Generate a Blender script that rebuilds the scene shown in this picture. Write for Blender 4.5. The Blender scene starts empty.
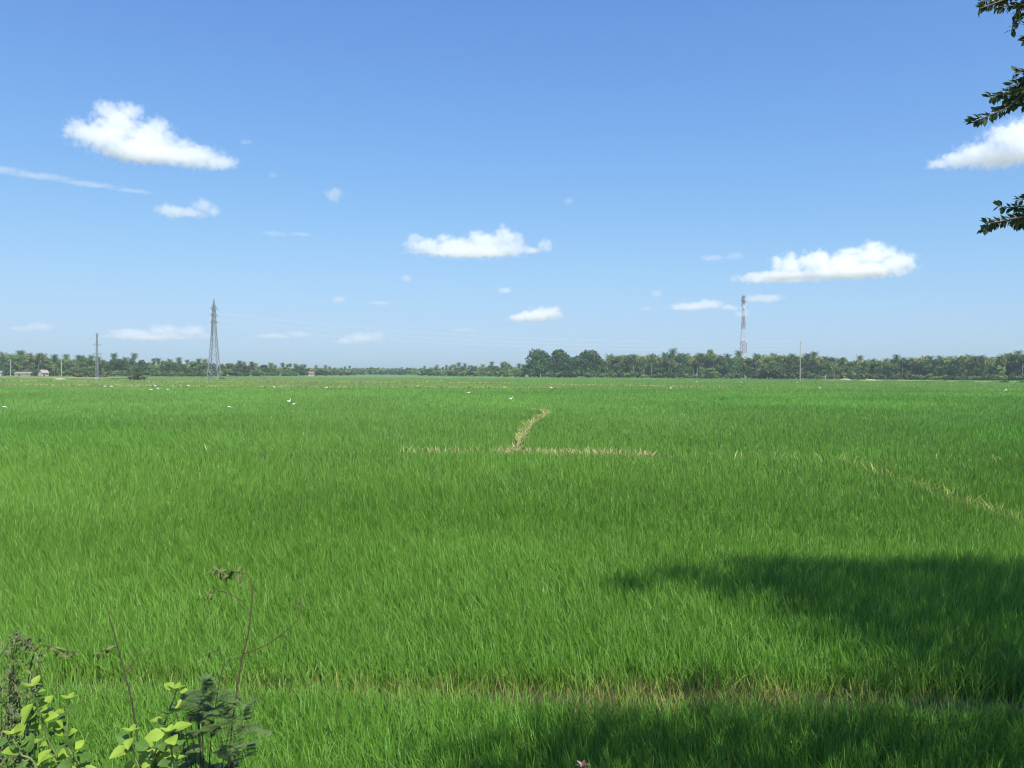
import bpy, bmesh, math, random
import numpy as np
from mathutils import Vector, noise, Matrix

random.seed(11)
rng = np.random.default_rng(11)
sc = bpy.context.scene
COL = sc.collection
R = math.radians
F = 820.0                 # focal length in pixels of a 1024 px wide frame
CAM_H = 3.5
PITCH, ROLL = R(0.77), R(0.22)

# ------------------------------------------------------------------ camera maths (used for layout only)
def hz(px):
    return 371.0 + 4.0 * px / 1024.0

def P(px, py, d):
    """world point that lies d metres ahead of the camera on the ray of a photo pixel"""
    return Vector(((px - 512) / F * d, d, CAM_H + (hz(px) - py) / F * d))

def G(px, d, z=0.0):
    return Vector(((px - 512) / F * d, d, z))

def GY(px, py, z=0.0):
    d = (CAM_H - z) * F / (py - hz(px))
    return Vector(((px - 512) / F * d, d, z))

def lerp(x, pts):
    return float(np.interp(x, [p[0] for p in pts], [p[1] for p in pts]))

# ------------------------------------------------------------------ numpy noise
def vnoise(x, y, seed=0):
    xi = np.floor(x).astype(np.int64); yi = np.floor(y).astype(np.int64)
    xf = x - xi; yf = y - yi
    def h(a, b):
        n = (a * 374761393 + b * 668265263 + seed * 1442695041) & 0x7fffffff
        n = ((n ^ (n >> 13)) * 1274126177) & 0x7fffffff
        return ((n ^ (n >> 16)) & 0xffff) / 65535.0
    u = xf * xf * (3 - 2 * xf); v = yf * yf * (3 - 2 * yf)
    return (h(xi, yi) * (1 - u) + h(xi + 1, yi) * u) * (1 - v) + (h(xi, yi + 1) * (1 - u) + h(xi + 1, yi + 1) * u) * v

def fbm(x, y, seed=0, oct=3):
    s = 0; a = .5; t = 0
    for i in range(oct):
        s = s + a * vnoise(x * 2 ** i, y * 2 ** i, seed + i * 17); t += a; a *= .5
    return s / t

# ------------------------------------------------------------------ materials
def new_mat(name):
    m = bpy.data.materials.new(name); m.use_nodes = True
    nt = m.node_tree; nt.nodes.clear()
    out = nt.nodes.new('ShaderNodeOutputMaterial')
    return m, nt, out

def N(nt, typ, **kw):
    n = nt.nodes.new(typ)
    for k, v in kw.items():
        setattr(n, k, v)
    return n

def plain(name, col, rough=.8, var=.25, scale=3.0, metallic=0.0, bump=0.0):
    """principled with a little noise in the base colour"""
    m, nt, out = new_mat(name)
    b = N(nt, 'ShaderNodeBsdfPrincipled'); b.inputs['Roughness'].default_value = rough
    b.inputs['Metallic'].default_value = metallic
    tc = N(nt, 'ShaderNodeTexCoord'); nz = N(nt, 'ShaderNodeTexNoise')
    nz.inputs['Scale'].default_value = scale; nz.inputs['Detail'].default_value = 4
    nt.links.new(tc.outputs['Object'], nz.inputs['Vector'])
    rp = N(nt, 'ShaderNodeValToRGB')
    lo = [c * (1 - var) for c in col]; hi = [min(1, c * (1 + var)) for c in col]
    rp.color_ramp.elements[0].position = .3; rp.color_ramp.elements[1].position = .7
    rp.color_ramp.elements[0].color = (*lo, 1); rp.color_ramp.elements[1].color = (*hi, 1)
    nt.links.new(nz.outputs['Fac'], rp.inputs['Fac'])
    nt.links.new(rp.outputs['Color'], b.inputs['Base Color'])
    if bump:
        bp = N(nt, 'ShaderNodeBump'); bp.inputs['Strength'].default_value = bump
        nt.links.new(nz.outputs['Fac'], bp.inputs['Height']); nt.links.new(bp.outputs['Normal'], b.inputs['Normal'])
    nt.links.new(b.outputs[0], out.inputs['Surface'])
    return m

def leafmat(name, col=None, attr=None, trans=.3, rough=.55, var=.25, scale=1.2, spec=.3, objvar=0.0):
    m, nt, out = new_mat(name)
    if attr:
        at = N(nt, 'ShaderNodeAttribute', attribute_name=attr); c = at.outputs['Color']
    else:
        tc = N(nt, 'ShaderNodeTexCoord'); nz = N(nt, 'ShaderNodeTexNoise')
        nz.inputs['Scale'].default_value = scale; nz.inputs['Detail'].default_value = 3
        nt.links.new(tc.outputs['Object'], nz.inputs['Vector'])
        rp = N(nt, 'ShaderNodeValToRGB')
        rp.color_ramp.elements[0].position = .3; rp.color_ramp.elements[1].position = .7
        rp.color_ramp.elements[0].color = (*[k * (1 - var) for k in col], 1)
        rp.color_ramp.elements[1].color = (*[k * (1 + var) for k in col], 1)
        nt.links.new(nz.outputs['Fac'], rp.inputs['Fac']); c = rp.outputs['Color']
    if objvar:
        oi = N(nt, 'ShaderNodeObjectInfo'); hs = N(nt, 'ShaderNodeHueSaturation')
        mr = N(nt, 'ShaderNodeMapRange')
        mr.inputs['To Min'].default_value = 1 - objvar; mr.inputs['To Max'].default_value = 1 + objvar
        nt.links.new(oi.outputs['Random'], mr.inputs['Value']); nt.links.new(mr.outputs[0], hs.inputs['Value'])
        m2 = N(nt, 'ShaderNodeMapRange'); m2.inputs['To Min'].default_value = .485; m2.inputs['To Max'].default_value = .515
        mu = N(nt, 'ShaderNodeMath', operation='FRACT'); mk = N(nt, 'ShaderNodeMath', operation='MULTIPLY')
        mk.inputs[1].default_value = 7.31
        nt.links.new(oi.outputs['Random'], mk.inputs[0]); nt.links.new(mk.outputs[0], mu.inputs[0])
        nt.links.new(mu.outputs[0], m2.inputs['Value']); nt.links.new(m2.outputs[0], hs.inputs['Hue'])
        nt.links.new(c, hs.inputs['Color']); c = hs.outputs['Color']
    b = N(nt, 'ShaderNodeBsdfPrincipled'); b.inputs['Roughness'].default_value = rough
    b.inputs['Specular IOR Level'].default_value = spec
    nt.links.new(c, b.inputs['Base Color'])
    tr = N(nt, 'ShaderNodeBsdfTranslucent'); nt.links.new(c, tr.inputs['Color'])
    mx = N(nt, 'ShaderNodeMixShader'); mx.inputs[0].default_value = trans
    nt.links.new(b.outputs[0], mx.inputs[1]); nt.links.new(tr.outputs[0], mx.inputs[2])
    nt.links.new(mx.outputs[0], out.inputs['Surface'])
    return m

# ------------------------------------------------------------------ mesh helpers
class MB:
    def __init__(s):
        s.v = []; s.f = []; s.m = []
    def quad(s, a, b, c, d, mi=0):
        n = len(s.v); s.v += [tuple(a), tuple(b), tuple(c), tuple(d)]; s.f.append((n, n + 1, n + 2, n + 3)); s.m.append(mi)
    def poly(s, pts, mi=0):
        n = len(s.v); s.v += [tuple(p) for p in pts]; s.f.append(tuple(range(n, n + len(pts)))); s.m.append(mi)
    def box(s, c, size, mi=0, rot=None):
        c = Vector(c); hx, hy, hz_ = [k / 2 for k in size]
        vs = [Vector((x, y, z)) for x in (-hx, hx) for y in (-hy, hy) for z in (-hz_, hz_)]
        if rot is not None:
            vs = [rot @ v for v in vs]
        n = len(s.v); s.v += [tuple(c + v) for v in vs]
        for f in ((0, 1, 3, 2), (4, 6, 7, 5), (0, 4, 5, 1), (2, 3, 7, 6), (0, 2, 6, 4), (1, 5, 7, 3)):
            s.f.append(tuple(n + i for i in f)); s.m.append(mi)
    def bar(s, a, b, w, mi=0):
        a = Vector(a); b = Vector(b); d = b - a
        if d.length < 1e-6: return
        q = d.to_track_quat('Z', 'Y').to_matrix()
        s.box((a + b) / 2, (w, w, d.length), mi, q)
    def tube(s, pts, radii, seg=8, mi=0, cap=True):
        pts = [Vector(p) for p in pts]; k = len(pts)
        if not hasattr(radii, '__len__'): radii = [radii] * k
        n0 = len(s.v); ref = Vector((0.13, .97, .2)).normalized()
        for i, p in enumerate(pts):
            t = (pts[min(i + 1, k - 1)] - pts[max(i - 1, 0)]).normalized()
            u = t.cross(ref)
            if u.length < 1e-3: u = t.cross(Vector((1, 0, 0)))
            u.normalize(); w = t.cross(u)
            for j in range(seg):
                a = 2 * math.pi * j / seg
                s.v.append(tuple(p + (u * math.cos(a) + w * math.sin(a)) * radii[i]))
        for i in range(k - 1):
            for j in range(seg):
                a = n0 + i * seg + j; b = n0 + i * seg + (j + 1) % seg
                s.f.append((a, b, b + seg, a + seg)); s.m.append(mi)
        if cap:
            s.f.append(tuple(n0 + j for j in reversed(range(seg)))); s.m.append(mi)
            s.f.append(tuple(n0 + (k - 1) * seg + j for j in range(seg))); s.m.append(mi)
    def ellipsoid(s, c, r, seg=10, rings=7, mi=0, rot=None):
        c = Vector(c); n0 = len(s.v)
        for i in range(rings + 1):
            th = math.pi * i / rings
            for j in range(seg):
                a = 2 * math.pi * j / seg
                v = Vector((r[0] * math.sin(th) * math.cos(a), r[1] * math.sin(th) * math.sin(a), r[2] * math.cos(th)))
                if rot is not None: v = rot @ v
                s.v.append(tuple(c + v))
        for i in range(rings):
            for j in range(seg):
                a = n0 + i * seg + j; b = n0 + i * seg + (j + 1) % seg
                s.f.append((a, a + seg, b + seg, b)); s.m.append(mi)
    def mesh(s, name, mats, smooth=False):
        me = bpy.data.meshes.new(name); me.from_pydata(s.v, [], s.f)
        for m in (mats if isinstance(mats, (list, tuple)) else [mats]): me.materials.append(m)
        if any(s.m): me.polygons.foreach_set('material_index', s.m)
        if smooth: me.polygons.foreach_set('use_smooth', [True] * len(me.polygons))
        me.update()
        return me
    def build(s, name, mats, parent=None, smooth=False):
        return link(name, s.mesh(name, mats, smooth), parent)

def link(name, data, parent=None):
    o = bpy.data.objects.new(name, data); COL.objects.link(o)
    if parent: o.parent = parent
    return o

def tag(o, label=None, cat=None, group=None, kind=None):
    if label: o['label'] = label
    if cat: o['category'] = cat
    if group: o['group'] = group
    if kind: o['kind'] = kind
    return o

def empty(name, loc=(0, 0, 0), rz=0, scale=1.0):
    o = bpy.data.objects.new(name, None); COL.objects.link(o)
    o.location = loc; o.rotation_euler = (0, 0, rz); o.scale = (scale,) * 3
    o.empty_display_size = .3
    return o

def copy_tree(o):
    c = o.copy(); COL.objects.link(c)
    for ch in list(o.children):
        d = ch.copy(); COL.objects.link(d); d.parent = c
        for g in ch.children:
            e = g.copy(); COL.objects.link(e); e.parent = d
    return c

def np_mesh(name, V, faces_quads, faces_tris, mat, colors=None):
    me = bpy.data.meshes.new(name)
    nq, ntri = len(faces_quads), len(faces_tris)
    me.vertices.add(len(V)); me.vertices.foreach_set('co', np.ascontiguousarray(V, dtype=np.float32).ravel())
    loops = np.concatenate([faces_quads.ravel(), faces_tris.ravel()]).astype(np.int32)
    me.loops.add(len(loops)); me.loops.foreach_set('vertex_index', loops)
    me.polygons.add(nq + ntri)
    st = np.concatenate([np.arange(nq) * 4, nq * 4 + np.arange(ntri) * 3]).astype(np.int32)
    me.polygons.foreach_set('loop_start', st)
    me.polygons.foreach_set('loop_total', np.concatenate([np.full(nq, 4), np.full(ntri, 3)]).astype(np.int32))
    me.update(calc_edges=True)
    if colors is not None:
        at = me.attributes.new('Col', 'FLOAT_COLOR', 'POINT')
        c4 = np.ones((len(V), 4), np.float32); c4[:, :3] = colors
        at.data.foreach_set('color', c4.ravel())
    me.materials.append(mat)
    return me

# ================================================================== MATERIALS
M = {}
M['rice'] = leafmat('rice_leaf', attr='Col', trans=.30, rough=.5, spec=.35)
M['straw'] = leafmat('straw', attr='Col', trans=.2, rough=.7, spec=.2)
M['soil'] = plain('bund_soil', (.050, .044, .020), .95, .35, 2.5, bump=.3)
M['bark'] = plain('bark', (.13, .10, .075), .9, .35, 6, bump=.4)
M['palm_bark'] = plain('palm_bark', (.26, .22, .18), .9, .3, 2)
M['steel'] = plain('galvanised_steel', (.25, .265, .28), .5, .2, .4, .3)
M['concrete'] = plain('pole_concrete', (.30, .30, .28), .85, .15, .6)
M['red'] = plain('mast_red', (.34, .075, .065), .6, .15, .3)
M['white'] = plain('mast_white', (.62, .60, .58), .6, .08, .3)
M['wire'] = plain('aluminium_wire', (.55, .57, .60), .4, .05, .1)
M['plaster'] = plain('wall_plaster', (.40, .32, .29), .9, .12, .8)
M['mud_wall'] = plain('mud_wall', (.26, .23, .17), .95, .2, 1)
M['whitewash'] = plain('wall_whitewash', (.36, .36, .34), .9, .12, .8)
M['roof_tile'] = plain('roof_tile', (.22, .14, .11), .85, .25, 2)
M['roof_pale'] = plain('roof_pale', (.30, .26, .25), .8, .15, 1)
M['roof_tin'] = plain('roof_tin', (.22, .20, .16), .6, .2, 1)
M['dark_open'] = plain('door_window_dark', (.05, .04, .035), .8, .3, 2)  # dark brown slab colour shared by hut doors and window openings
M['feather'] = plain('egret_feather', (.68, .68, .64), .8, .05, 8)
M['beak'] = plain('egret_beak', (.55, .33, .05), .6, .1, 8)
M['bleg'] = plain('egret_leg', (.05, .05, .04), .7, .1, 8)
M['hide'] = plain('cattle_hide', (.035, .03, .028), .8, .3, 3)
M['earth'] = plain('sandy_earth', (.30, .265, .155), .95, .25, .6, bump=.3)
M['leaf_tree'] = leafmat('roadside_leaf', (.072, .115, .038), trans=.35, rough=.4, var=.3, scale=1.5, spec=.45)
M['weed_leaf_dark'] = leafmat('weed_leaf_dark', (.085, .17, .03), trans=.25, rough=.5, var=.3, scale=12, spec=.3)
M['weed_leaf'] = leafmat('weed_leaf', (.25, .37, .045), trans=.3, rough=.5, var=.22, scale=9, spec=.3)
M['fern_leaf'] = leafmat('feathery_leaf', (.095, .155, .045), trans=.25, rough=.6, var=.3, scale=9)
M['twig_leaf'] = leafmat('twig_leaf', (.13, .16, .045), trans=.25, rough=.6, var=.4, scale=14)
M['dry_leaf'] = leafmat('dry_leaf', (.13, .15, .06), trans=.2, rough=.8, var=.4, scale=14)
M['stem'] = plain('weed_stem', (.05, .042, .024), .8, .3, 20)
M['stem_red'] = plain('weed_stem_reddish', (.085, .05, .025), .8, .3, 20)
M['dry_stem'] = plain('dry_creeper_stem', (.16, .14, .095), .9, .3, 20)
M['green_stem'] = plain('green_stem', (.12, .17, .05), .7, .3, 20)

def ground_mat():
    m, nt, out = new_mat('field_ground')
    b = N(nt, 'ShaderNodeBsdfPrincipled'); b.inputs['Roughness'].default_value = .95
    tc = N(nt, 'ShaderNodeTexCoord')
    nz = N(nt, 'ShaderNodeTexNoise'); nz.inputs['Scale'].default_value = .05; nz.inputs['Detail'].default_value = 6
    nt.links.new(tc.outputs['Object'], nz.inputs['Vector'])
    rp = N(nt, 'ShaderNodeValToRGB')
    rp.color_ramp.elements[0].position = .35; rp.color_ramp.elements[1].position = .65
    rp.color_ramp.elements[0].color = (.07, .15, .03, 1); rp.color_ramp.elements[1].color = (.12, .19, .05, 1)
    nt.links.new(nz.outputs['Fac'], rp.inputs['Fac'])
    n2 = N(nt, 'ShaderNodeTexNoise'); n2.inputs['Scale'].default_value = 3; n2.inputs['Detail'].default_value = 5
    nt.links.new(tc.outputs['Object'], n2.inputs['Vector'])
    r2 = N(nt, 'ShaderNodeValToRGB')
    r2.color_ramp.elements[0].color = (.028, .032, .014, 1); r2.color_ramp.elements[1].color = (.06, .065, .026, 1)
    nt.links.new(n2.outputs['Fac'], r2.inputs['Fac'])
    sep = N(nt, 'ShaderNodeSeparateXYZ'); nt.links.new(tc.outputs['Object'], sep.inputs[0])
    mr = N(nt, 'ShaderNodeMapRange'); mr.inputs['From Min'].default_value = 25; mr.inputs['From Max'].default_value = 70
    nt.links.new(sep.outputs['Y'], mr.inputs['Value'])
    mx = N(nt, 'ShaderNodeMix', data_type='RGBA')
    nt.links.new(mr.outputs[0], mx.inputs['Factor']); nt.links.new(r2.outputs[0], mx.inputs['A']); nt.links.new(rp.outputs[0], mx.inputs['B'])
    nt.links.new(mx.outputs['Result'], b.inputs['Base Color'])
    nt.links.new(b.outputs[0], out.inputs['Surface'])
    return m
M['ground'] = ground_mat()

# ================================================================== GROUND, EMBANKMENT, BUNDS
mb = MB()
mb.quad((-1400, -60, 0), (1400, -60, 0), (1400, 1500, 0), (-1400, 1500, 0))
tag(mb.build('ground', M['ground']), kind='structure')

def bank_z(y):
    return lerp(y, [(-9, 1.9), (1.0, 1.9), (4.7, .02), (4.9, -.3)])
mb = MB()
ys = [-9, -4, 0, .6, 1, 1.6, 2.2, 2.8, 3.4, 4.0, 4.4, 4.7, 4.9]
xs = np.arange(-40, 41, 1.0)
for i in range(len(ys) - 1):
    for j in range(len(xs) - 1):
        def q(x, y): return (x, y, bank_z(y) + (.10 * (vnoise(np.array([x * .9]), np.array([y * .9 + 5]))[0] - .5) if 1 < y < 4.8 else 0))
        mb.quad(q(xs[j], ys[i]), q(xs[j + 1], ys[i]), q(xs[j + 1], ys[i + 1]), q(xs[j], ys[i + 1]))
M['verge'] = plain('verge_turf', (.09, .10, .04), .95, .4, 4, bump=.4)
tag(mb.build('embankment', M['verge']), kind='structure')

# bund lines: polyline, gap half-width, ridge height, straw density, straw height, yellow (0) .. straw (1)
BUNDS = [
    dict(p=[(-6.5, 8.9), (-3.2, 8.65), (-.5, 8.45), (2, 8.4), (5.2, 8.35), (12, 8.3)], gw=.42, rh=.07),
    dict(p=[(.20, 36.6), (.30, 40), (.60, 45), (1.15, 55), (2.5, 66), (3.05, 70), (2.75, 74), (1.7, 75)], gw=.21, rh=.20),
    dict(p=[(-34, 37.3), (-12, 36.8), (-6.4, 36.4), (.2, 36.1), (6.3, 34.9), (10, 34.6), (13.8, 34.2), (19.5, 34.0), (32, 33.6)], gw=.42, rh=.15),
    dict(p=[(13.8, 34.2), (13.5, 31), (13.0, 25.6), (12.75, 22.6), (12.35, 20.3), (12.2, 18), (11.9, 14)], gw=.26, rh=.10),
    dict(p=[(-150, 205), (-118, 187), (-90, 184), (-60, 176), (-20, 176), (10, 178)], gw=1.3, rh=.35),
    dict(p=[(10, 232), (25, 222), (40, 200), (50, 190)], gw=1.0, rh=.3),
    dict(p=[(-200, 275), (-110, 250), (-60, 262), (0, 260)], gw=1.8, rh=.35),
    dict(p=[(-75, 78), (-45, 80), (-30, 80)], gw=.3, rh=.2),
]
def seg_dist(x, y, pts):
    best = np.full(x.shape, 1e9)
    for (ax, ay), (bx, by) in zip(pts[:-1], pts[1:]):
        dx, dy = bx - ax, by - ay
        t = np.clip(((x - ax) * dx + (y - ay) * dy) / (dx * dx + dy * dy), 0, 1)
        best = np.minimum(best, np.hypot(x - ax - t * dx, y - ay - t * dy))
    return best
for i_, k_ in ((1, .95), (2, .935), (3, .94)):
    BUNDS[i_]['p'] = [(x * k_, y * k_) for x, y in BUNDS[i_]['p']]
BUNDS.pop(7)
for b in BUNDS:
    pts = []
    for (ax, ay), (bx, by) in zip(b['p'][:-1], b['p'][1:]):
        n = max(2, int(math.hypot(bx - ax, by - ay) / max(.35, ay * .015)))
        pts += [(ax + (bx - ax) * i / n, ay + (by - ay) * i / n) for i in range(n)]
    pts.append(b['p'][-1])
    mb = MB(); W = b['gw'] * .8
    prof = [(-1.0, -.02), (-.7, .6), (-.25, 1), (.3, .97), (.72, .55), (1.0, -.02)]
    rows = []
    for i, (x, y) in enumerate(pts):
        a = pts[max(0, i - 1)]; c = pts[min(len(pts) - 1, i + 1)]
        t = Vector((c[0] - a[0], c[1] - a[1], 0)).normalized(); nrm = Vector((-t.y, t.x, 0))
        hh = b['rh'] * (.7 + .6 * noise.noise(Vector((x * 1.3, y * 1.3, 0))))
        ww = W * (1 + .4 * noise.noise(Vector((x * .9, y * .9, 7))))
        rows.append([Vector((x, y, 0)) + nrm * k * ww + Vector((0, 0, hh * z + .02 * noise.noise(Vector((x * 5, y * 5, k))))) for k, z in prof])
    for r0, r1 in zip(rows[:-1], rows[1:]):
        for k in range(5): mb.quad(r0[k], r1[k], r1[k + 1], r0[k + 1])
    tag(mb.build('paddy_bund', M['soil'], smooth=True), kind='structure')

# ================================================================== RICE AND STRAW BLADES
def blade_mesh(x, y, z0, h, w, az, lx, ly, kx, ky, droop, col, full):
    """arrays of blades; full: 3 segments (7 verts), else 2 segments (5 verts)"""
    ts = [0, .42, .78, 1.0] if full else [0, .6, 1.0]
    ws = [.75, 1.0, .72, 0] if full else [.85, .85, 0]
    n = len(x); nv = 2 * (len(ts) - 1) + 1
    V = np.zeros((n, nv, 3), np.float32)
    ca, sa = np.cos(az), np.sin(az)
    for i, t in enumerate(ts):
        cx = x + h * (lx * t + kx * t * t); cy = y + h * (ly * t + ky * t * t)
        cz = z0 + h * (t - droop * t ** 3)
        hw = .5 * w * ws[i]
        if i < len(ts) - 1:
            V[:, 2 * i, 0] = cx - ca * hw; V[:, 2 * i, 1] = cy - sa * hw; V[:, 2 * i, 2] = cz
            V[:, 2 * i + 1, 0] = cx + ca * hw; V[:, 2 * i + 1, 1] = cy + sa * hw; V[:, 2 * i + 1, 2] = cz
        else:
            V[:, 2 * i, 0] = cx; V[:, 2 * i, 1] = cy; V[:, 2 * i, 2] = cz
    base = (np.arange(n) * nv)[:, None]
    quads = np.concatenate([base + np.array([[2 * i, 2 * i + 1, 2 * i + 3, 2 * i + 2]]) for i in range(len(ts) - 2)])
    k = 2 * (len(ts) - 2)
    tris = base + np.array([[k, k + 1, k + 2]])
    C = np.repeat(col[:, None, :], nv, axis=1).reshape(-1, 3)
    return V.reshape(-1, 3), quads, tris, C

def join_blades(name, parts, mat):
    off = 0; Vs, Q, T, C = [], [], [], []
    for V, q, t, c in parts:
        Vs.append(V); Q.append(q + off); T.append(t + off); C.append(c); off += len(V)
    return np_mesh(name, np.concatenate(Vs), np.concatenate(Q), np.concatenate(T), mat, np.concatenate(C))

KPX = .43 / F
UMAX = .74
def sample_D(n, d0, d1, wmin):
    dk = wmin / KPX
    A = max(0, min(dk, d1) - d0) / wmin
    B = max(0, math.log(d1 / max(dk, d0))) / KPX if d1 > dk else 0
    u = rng.random(n) * (A + B)
    near = u < A
    D = np.where(near, d0 + u * wmin, max(dk, d0) * np.exp(np.clip((u - A) * KPX, 0, 20)))
    return D, A + B

def rice_set(tau, d0, d1, wmin, full, L=.47):
    _, I = sample_D(1, d0, d1, wmin)
    n = int(2 * UMAX * tau * 3.1 / L * I)
    per = 6
    nt_ = n // per
    D, _ = sample_D(nt_, d0, d1, wmin)
    X = D * (rng.random(nt_) * 2 - 1) * UMAX
    x = np.repeat(X, per); y = np.repeat(D, per)
    spread = np.maximum(.055, y * .0038)
    x = x + rng.normal(0, 1, len(x)) * spread; y = y + rng.normal(0, 1, len(y)) * spread
    tuft = np.repeat(rng.random(nt_), per)
    # gaps along the bunds
    keep = np.ones(len(x), bool); edge = np.zeros(len(x))
    for b in BUNDS:
        d = seg_dist(x, y, b['p']); g = b['gw'] * (.72 + .75 * fbm(x * 1.1, y * 1.1, 31))
        if b is BUNDS[0]:
            g = g * np.interp(x, [-6, -4, -2.2, -.5, 1, 4, 6, 9], [.25, .45, .35, .6, 1.05, 1.0, .75, .8])
        elif b is BUNDS[2]:
            g = g * np.interp(x, [-7, -5, -1, 0, 5.4, 6.2, 10.5, 11.2, 12.8, 13.6, 15.5, 17.5, 18.5], [.05, .15, .25, .9, .9, .05, .05, .5, .4, .05, .1, .1, .05])
        elif b is BUNDS[3]:
            g = g * np.interp(y, [12, 16, 18, 22, 26, 31], [.1, .25, .55, .5, .2, .2])
        sparse = rng.random(len(x)) < .12
        keep &= (d > g) | (sparse & (d > g * .35))
        edge = np.maximum(edge, np.clip(1 - (d - g) / .35, 0, 1))
    keep &= y > 4.95 + .25 * fbm(x * .8, y * 0, 5)
    x, y, tuft, edge = x[keep], y[keep], tuft[keep], edge[keep]
    n = len(x)
    p1 = fbm(x * .055, y * .045, 3, 4); p2 = fbm(x * .35, y * .35, 9, 3); p3 = fbm(x * .012, y * .012, 21, 3)
    h = (.46 + .20 * (p2 - .5) + .12 * (p1 - .5)) * (.72 + .5 * rng.random(n))
    h *= np.where(edge > 0, 1 - .12 * edge, 1)
    w = np.maximum(wmin, KPX * y) * (.75 + .5 * rng.random(n))
    az = rng.random(n) * math.pi
    # a common lean that wanders over the field (wind), plus each blade's own
    wx = .34 * (fbm(x * .10 + 40, y * .10, 13, 2) - .5) * 2 + np.interp(x / np.maximum(y, 1), [-.6, 0, .6], [-.16, -.02, .05])
    wy = .2 * (fbm(x * .10 + 90, y * .10, 14, 2) - .5) * 2 - .04
    tl = np.repeat(rng.normal(0, .13, (nt_, 2)), per, axis=0)[keep]
    lx = rng.normal(0, .15, n) + wx * .5 + tl[:, 0]; ly = rng.normal(0, .15, n) + wy * .5 + tl[:, 1]
    ka = rng.random(n) * 2 * math.pi; km = rng.random(n) ** 1.5 * .55
    kx = np.cos(ka) * km + wx * .5; ky = np.sin(ka) * km + wy * .5
    fl_ = np.interp(y, [12, 45], [1, .55]); lx *= fl_; ly *= fl_; kx *= fl_; ky *= fl_
    droop = np.clip(km * .55 + .08 * rng.random(n), 0, .34)
    A = np.array([.044, .172, .011]); B_ = np.array([.118, .365, .026]); Cc = np.array([.185, .350, .050])
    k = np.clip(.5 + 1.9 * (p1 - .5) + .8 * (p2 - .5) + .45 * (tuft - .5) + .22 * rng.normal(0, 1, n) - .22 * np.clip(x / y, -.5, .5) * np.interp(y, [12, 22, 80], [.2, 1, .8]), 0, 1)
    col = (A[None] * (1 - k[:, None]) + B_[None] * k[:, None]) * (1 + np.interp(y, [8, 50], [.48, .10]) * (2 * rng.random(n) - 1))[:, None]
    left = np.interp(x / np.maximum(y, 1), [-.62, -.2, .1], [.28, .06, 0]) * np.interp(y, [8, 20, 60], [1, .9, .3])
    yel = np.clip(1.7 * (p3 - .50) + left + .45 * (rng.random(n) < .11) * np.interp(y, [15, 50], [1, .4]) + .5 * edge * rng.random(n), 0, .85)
    # far fields turn paler and yellower with distance, most on the left
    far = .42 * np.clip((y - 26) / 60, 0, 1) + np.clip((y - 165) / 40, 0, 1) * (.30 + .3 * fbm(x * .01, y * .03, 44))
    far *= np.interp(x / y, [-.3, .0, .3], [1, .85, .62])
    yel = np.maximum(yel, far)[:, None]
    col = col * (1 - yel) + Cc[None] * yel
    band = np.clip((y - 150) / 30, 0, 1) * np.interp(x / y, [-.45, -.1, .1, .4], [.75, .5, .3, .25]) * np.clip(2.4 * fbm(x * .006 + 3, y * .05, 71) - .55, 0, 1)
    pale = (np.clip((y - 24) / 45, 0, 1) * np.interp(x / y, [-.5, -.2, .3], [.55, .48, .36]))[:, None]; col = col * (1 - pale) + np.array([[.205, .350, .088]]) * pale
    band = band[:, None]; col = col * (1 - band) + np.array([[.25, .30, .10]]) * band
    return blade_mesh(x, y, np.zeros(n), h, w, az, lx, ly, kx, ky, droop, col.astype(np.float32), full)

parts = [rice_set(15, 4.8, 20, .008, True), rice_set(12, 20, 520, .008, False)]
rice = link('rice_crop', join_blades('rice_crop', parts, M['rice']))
tag(rice, 'dense bright green rice crop covering the whole flat field', 'rice crop', kind='stuff')
print('rice polys', len(rice.data.polygons))

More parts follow.
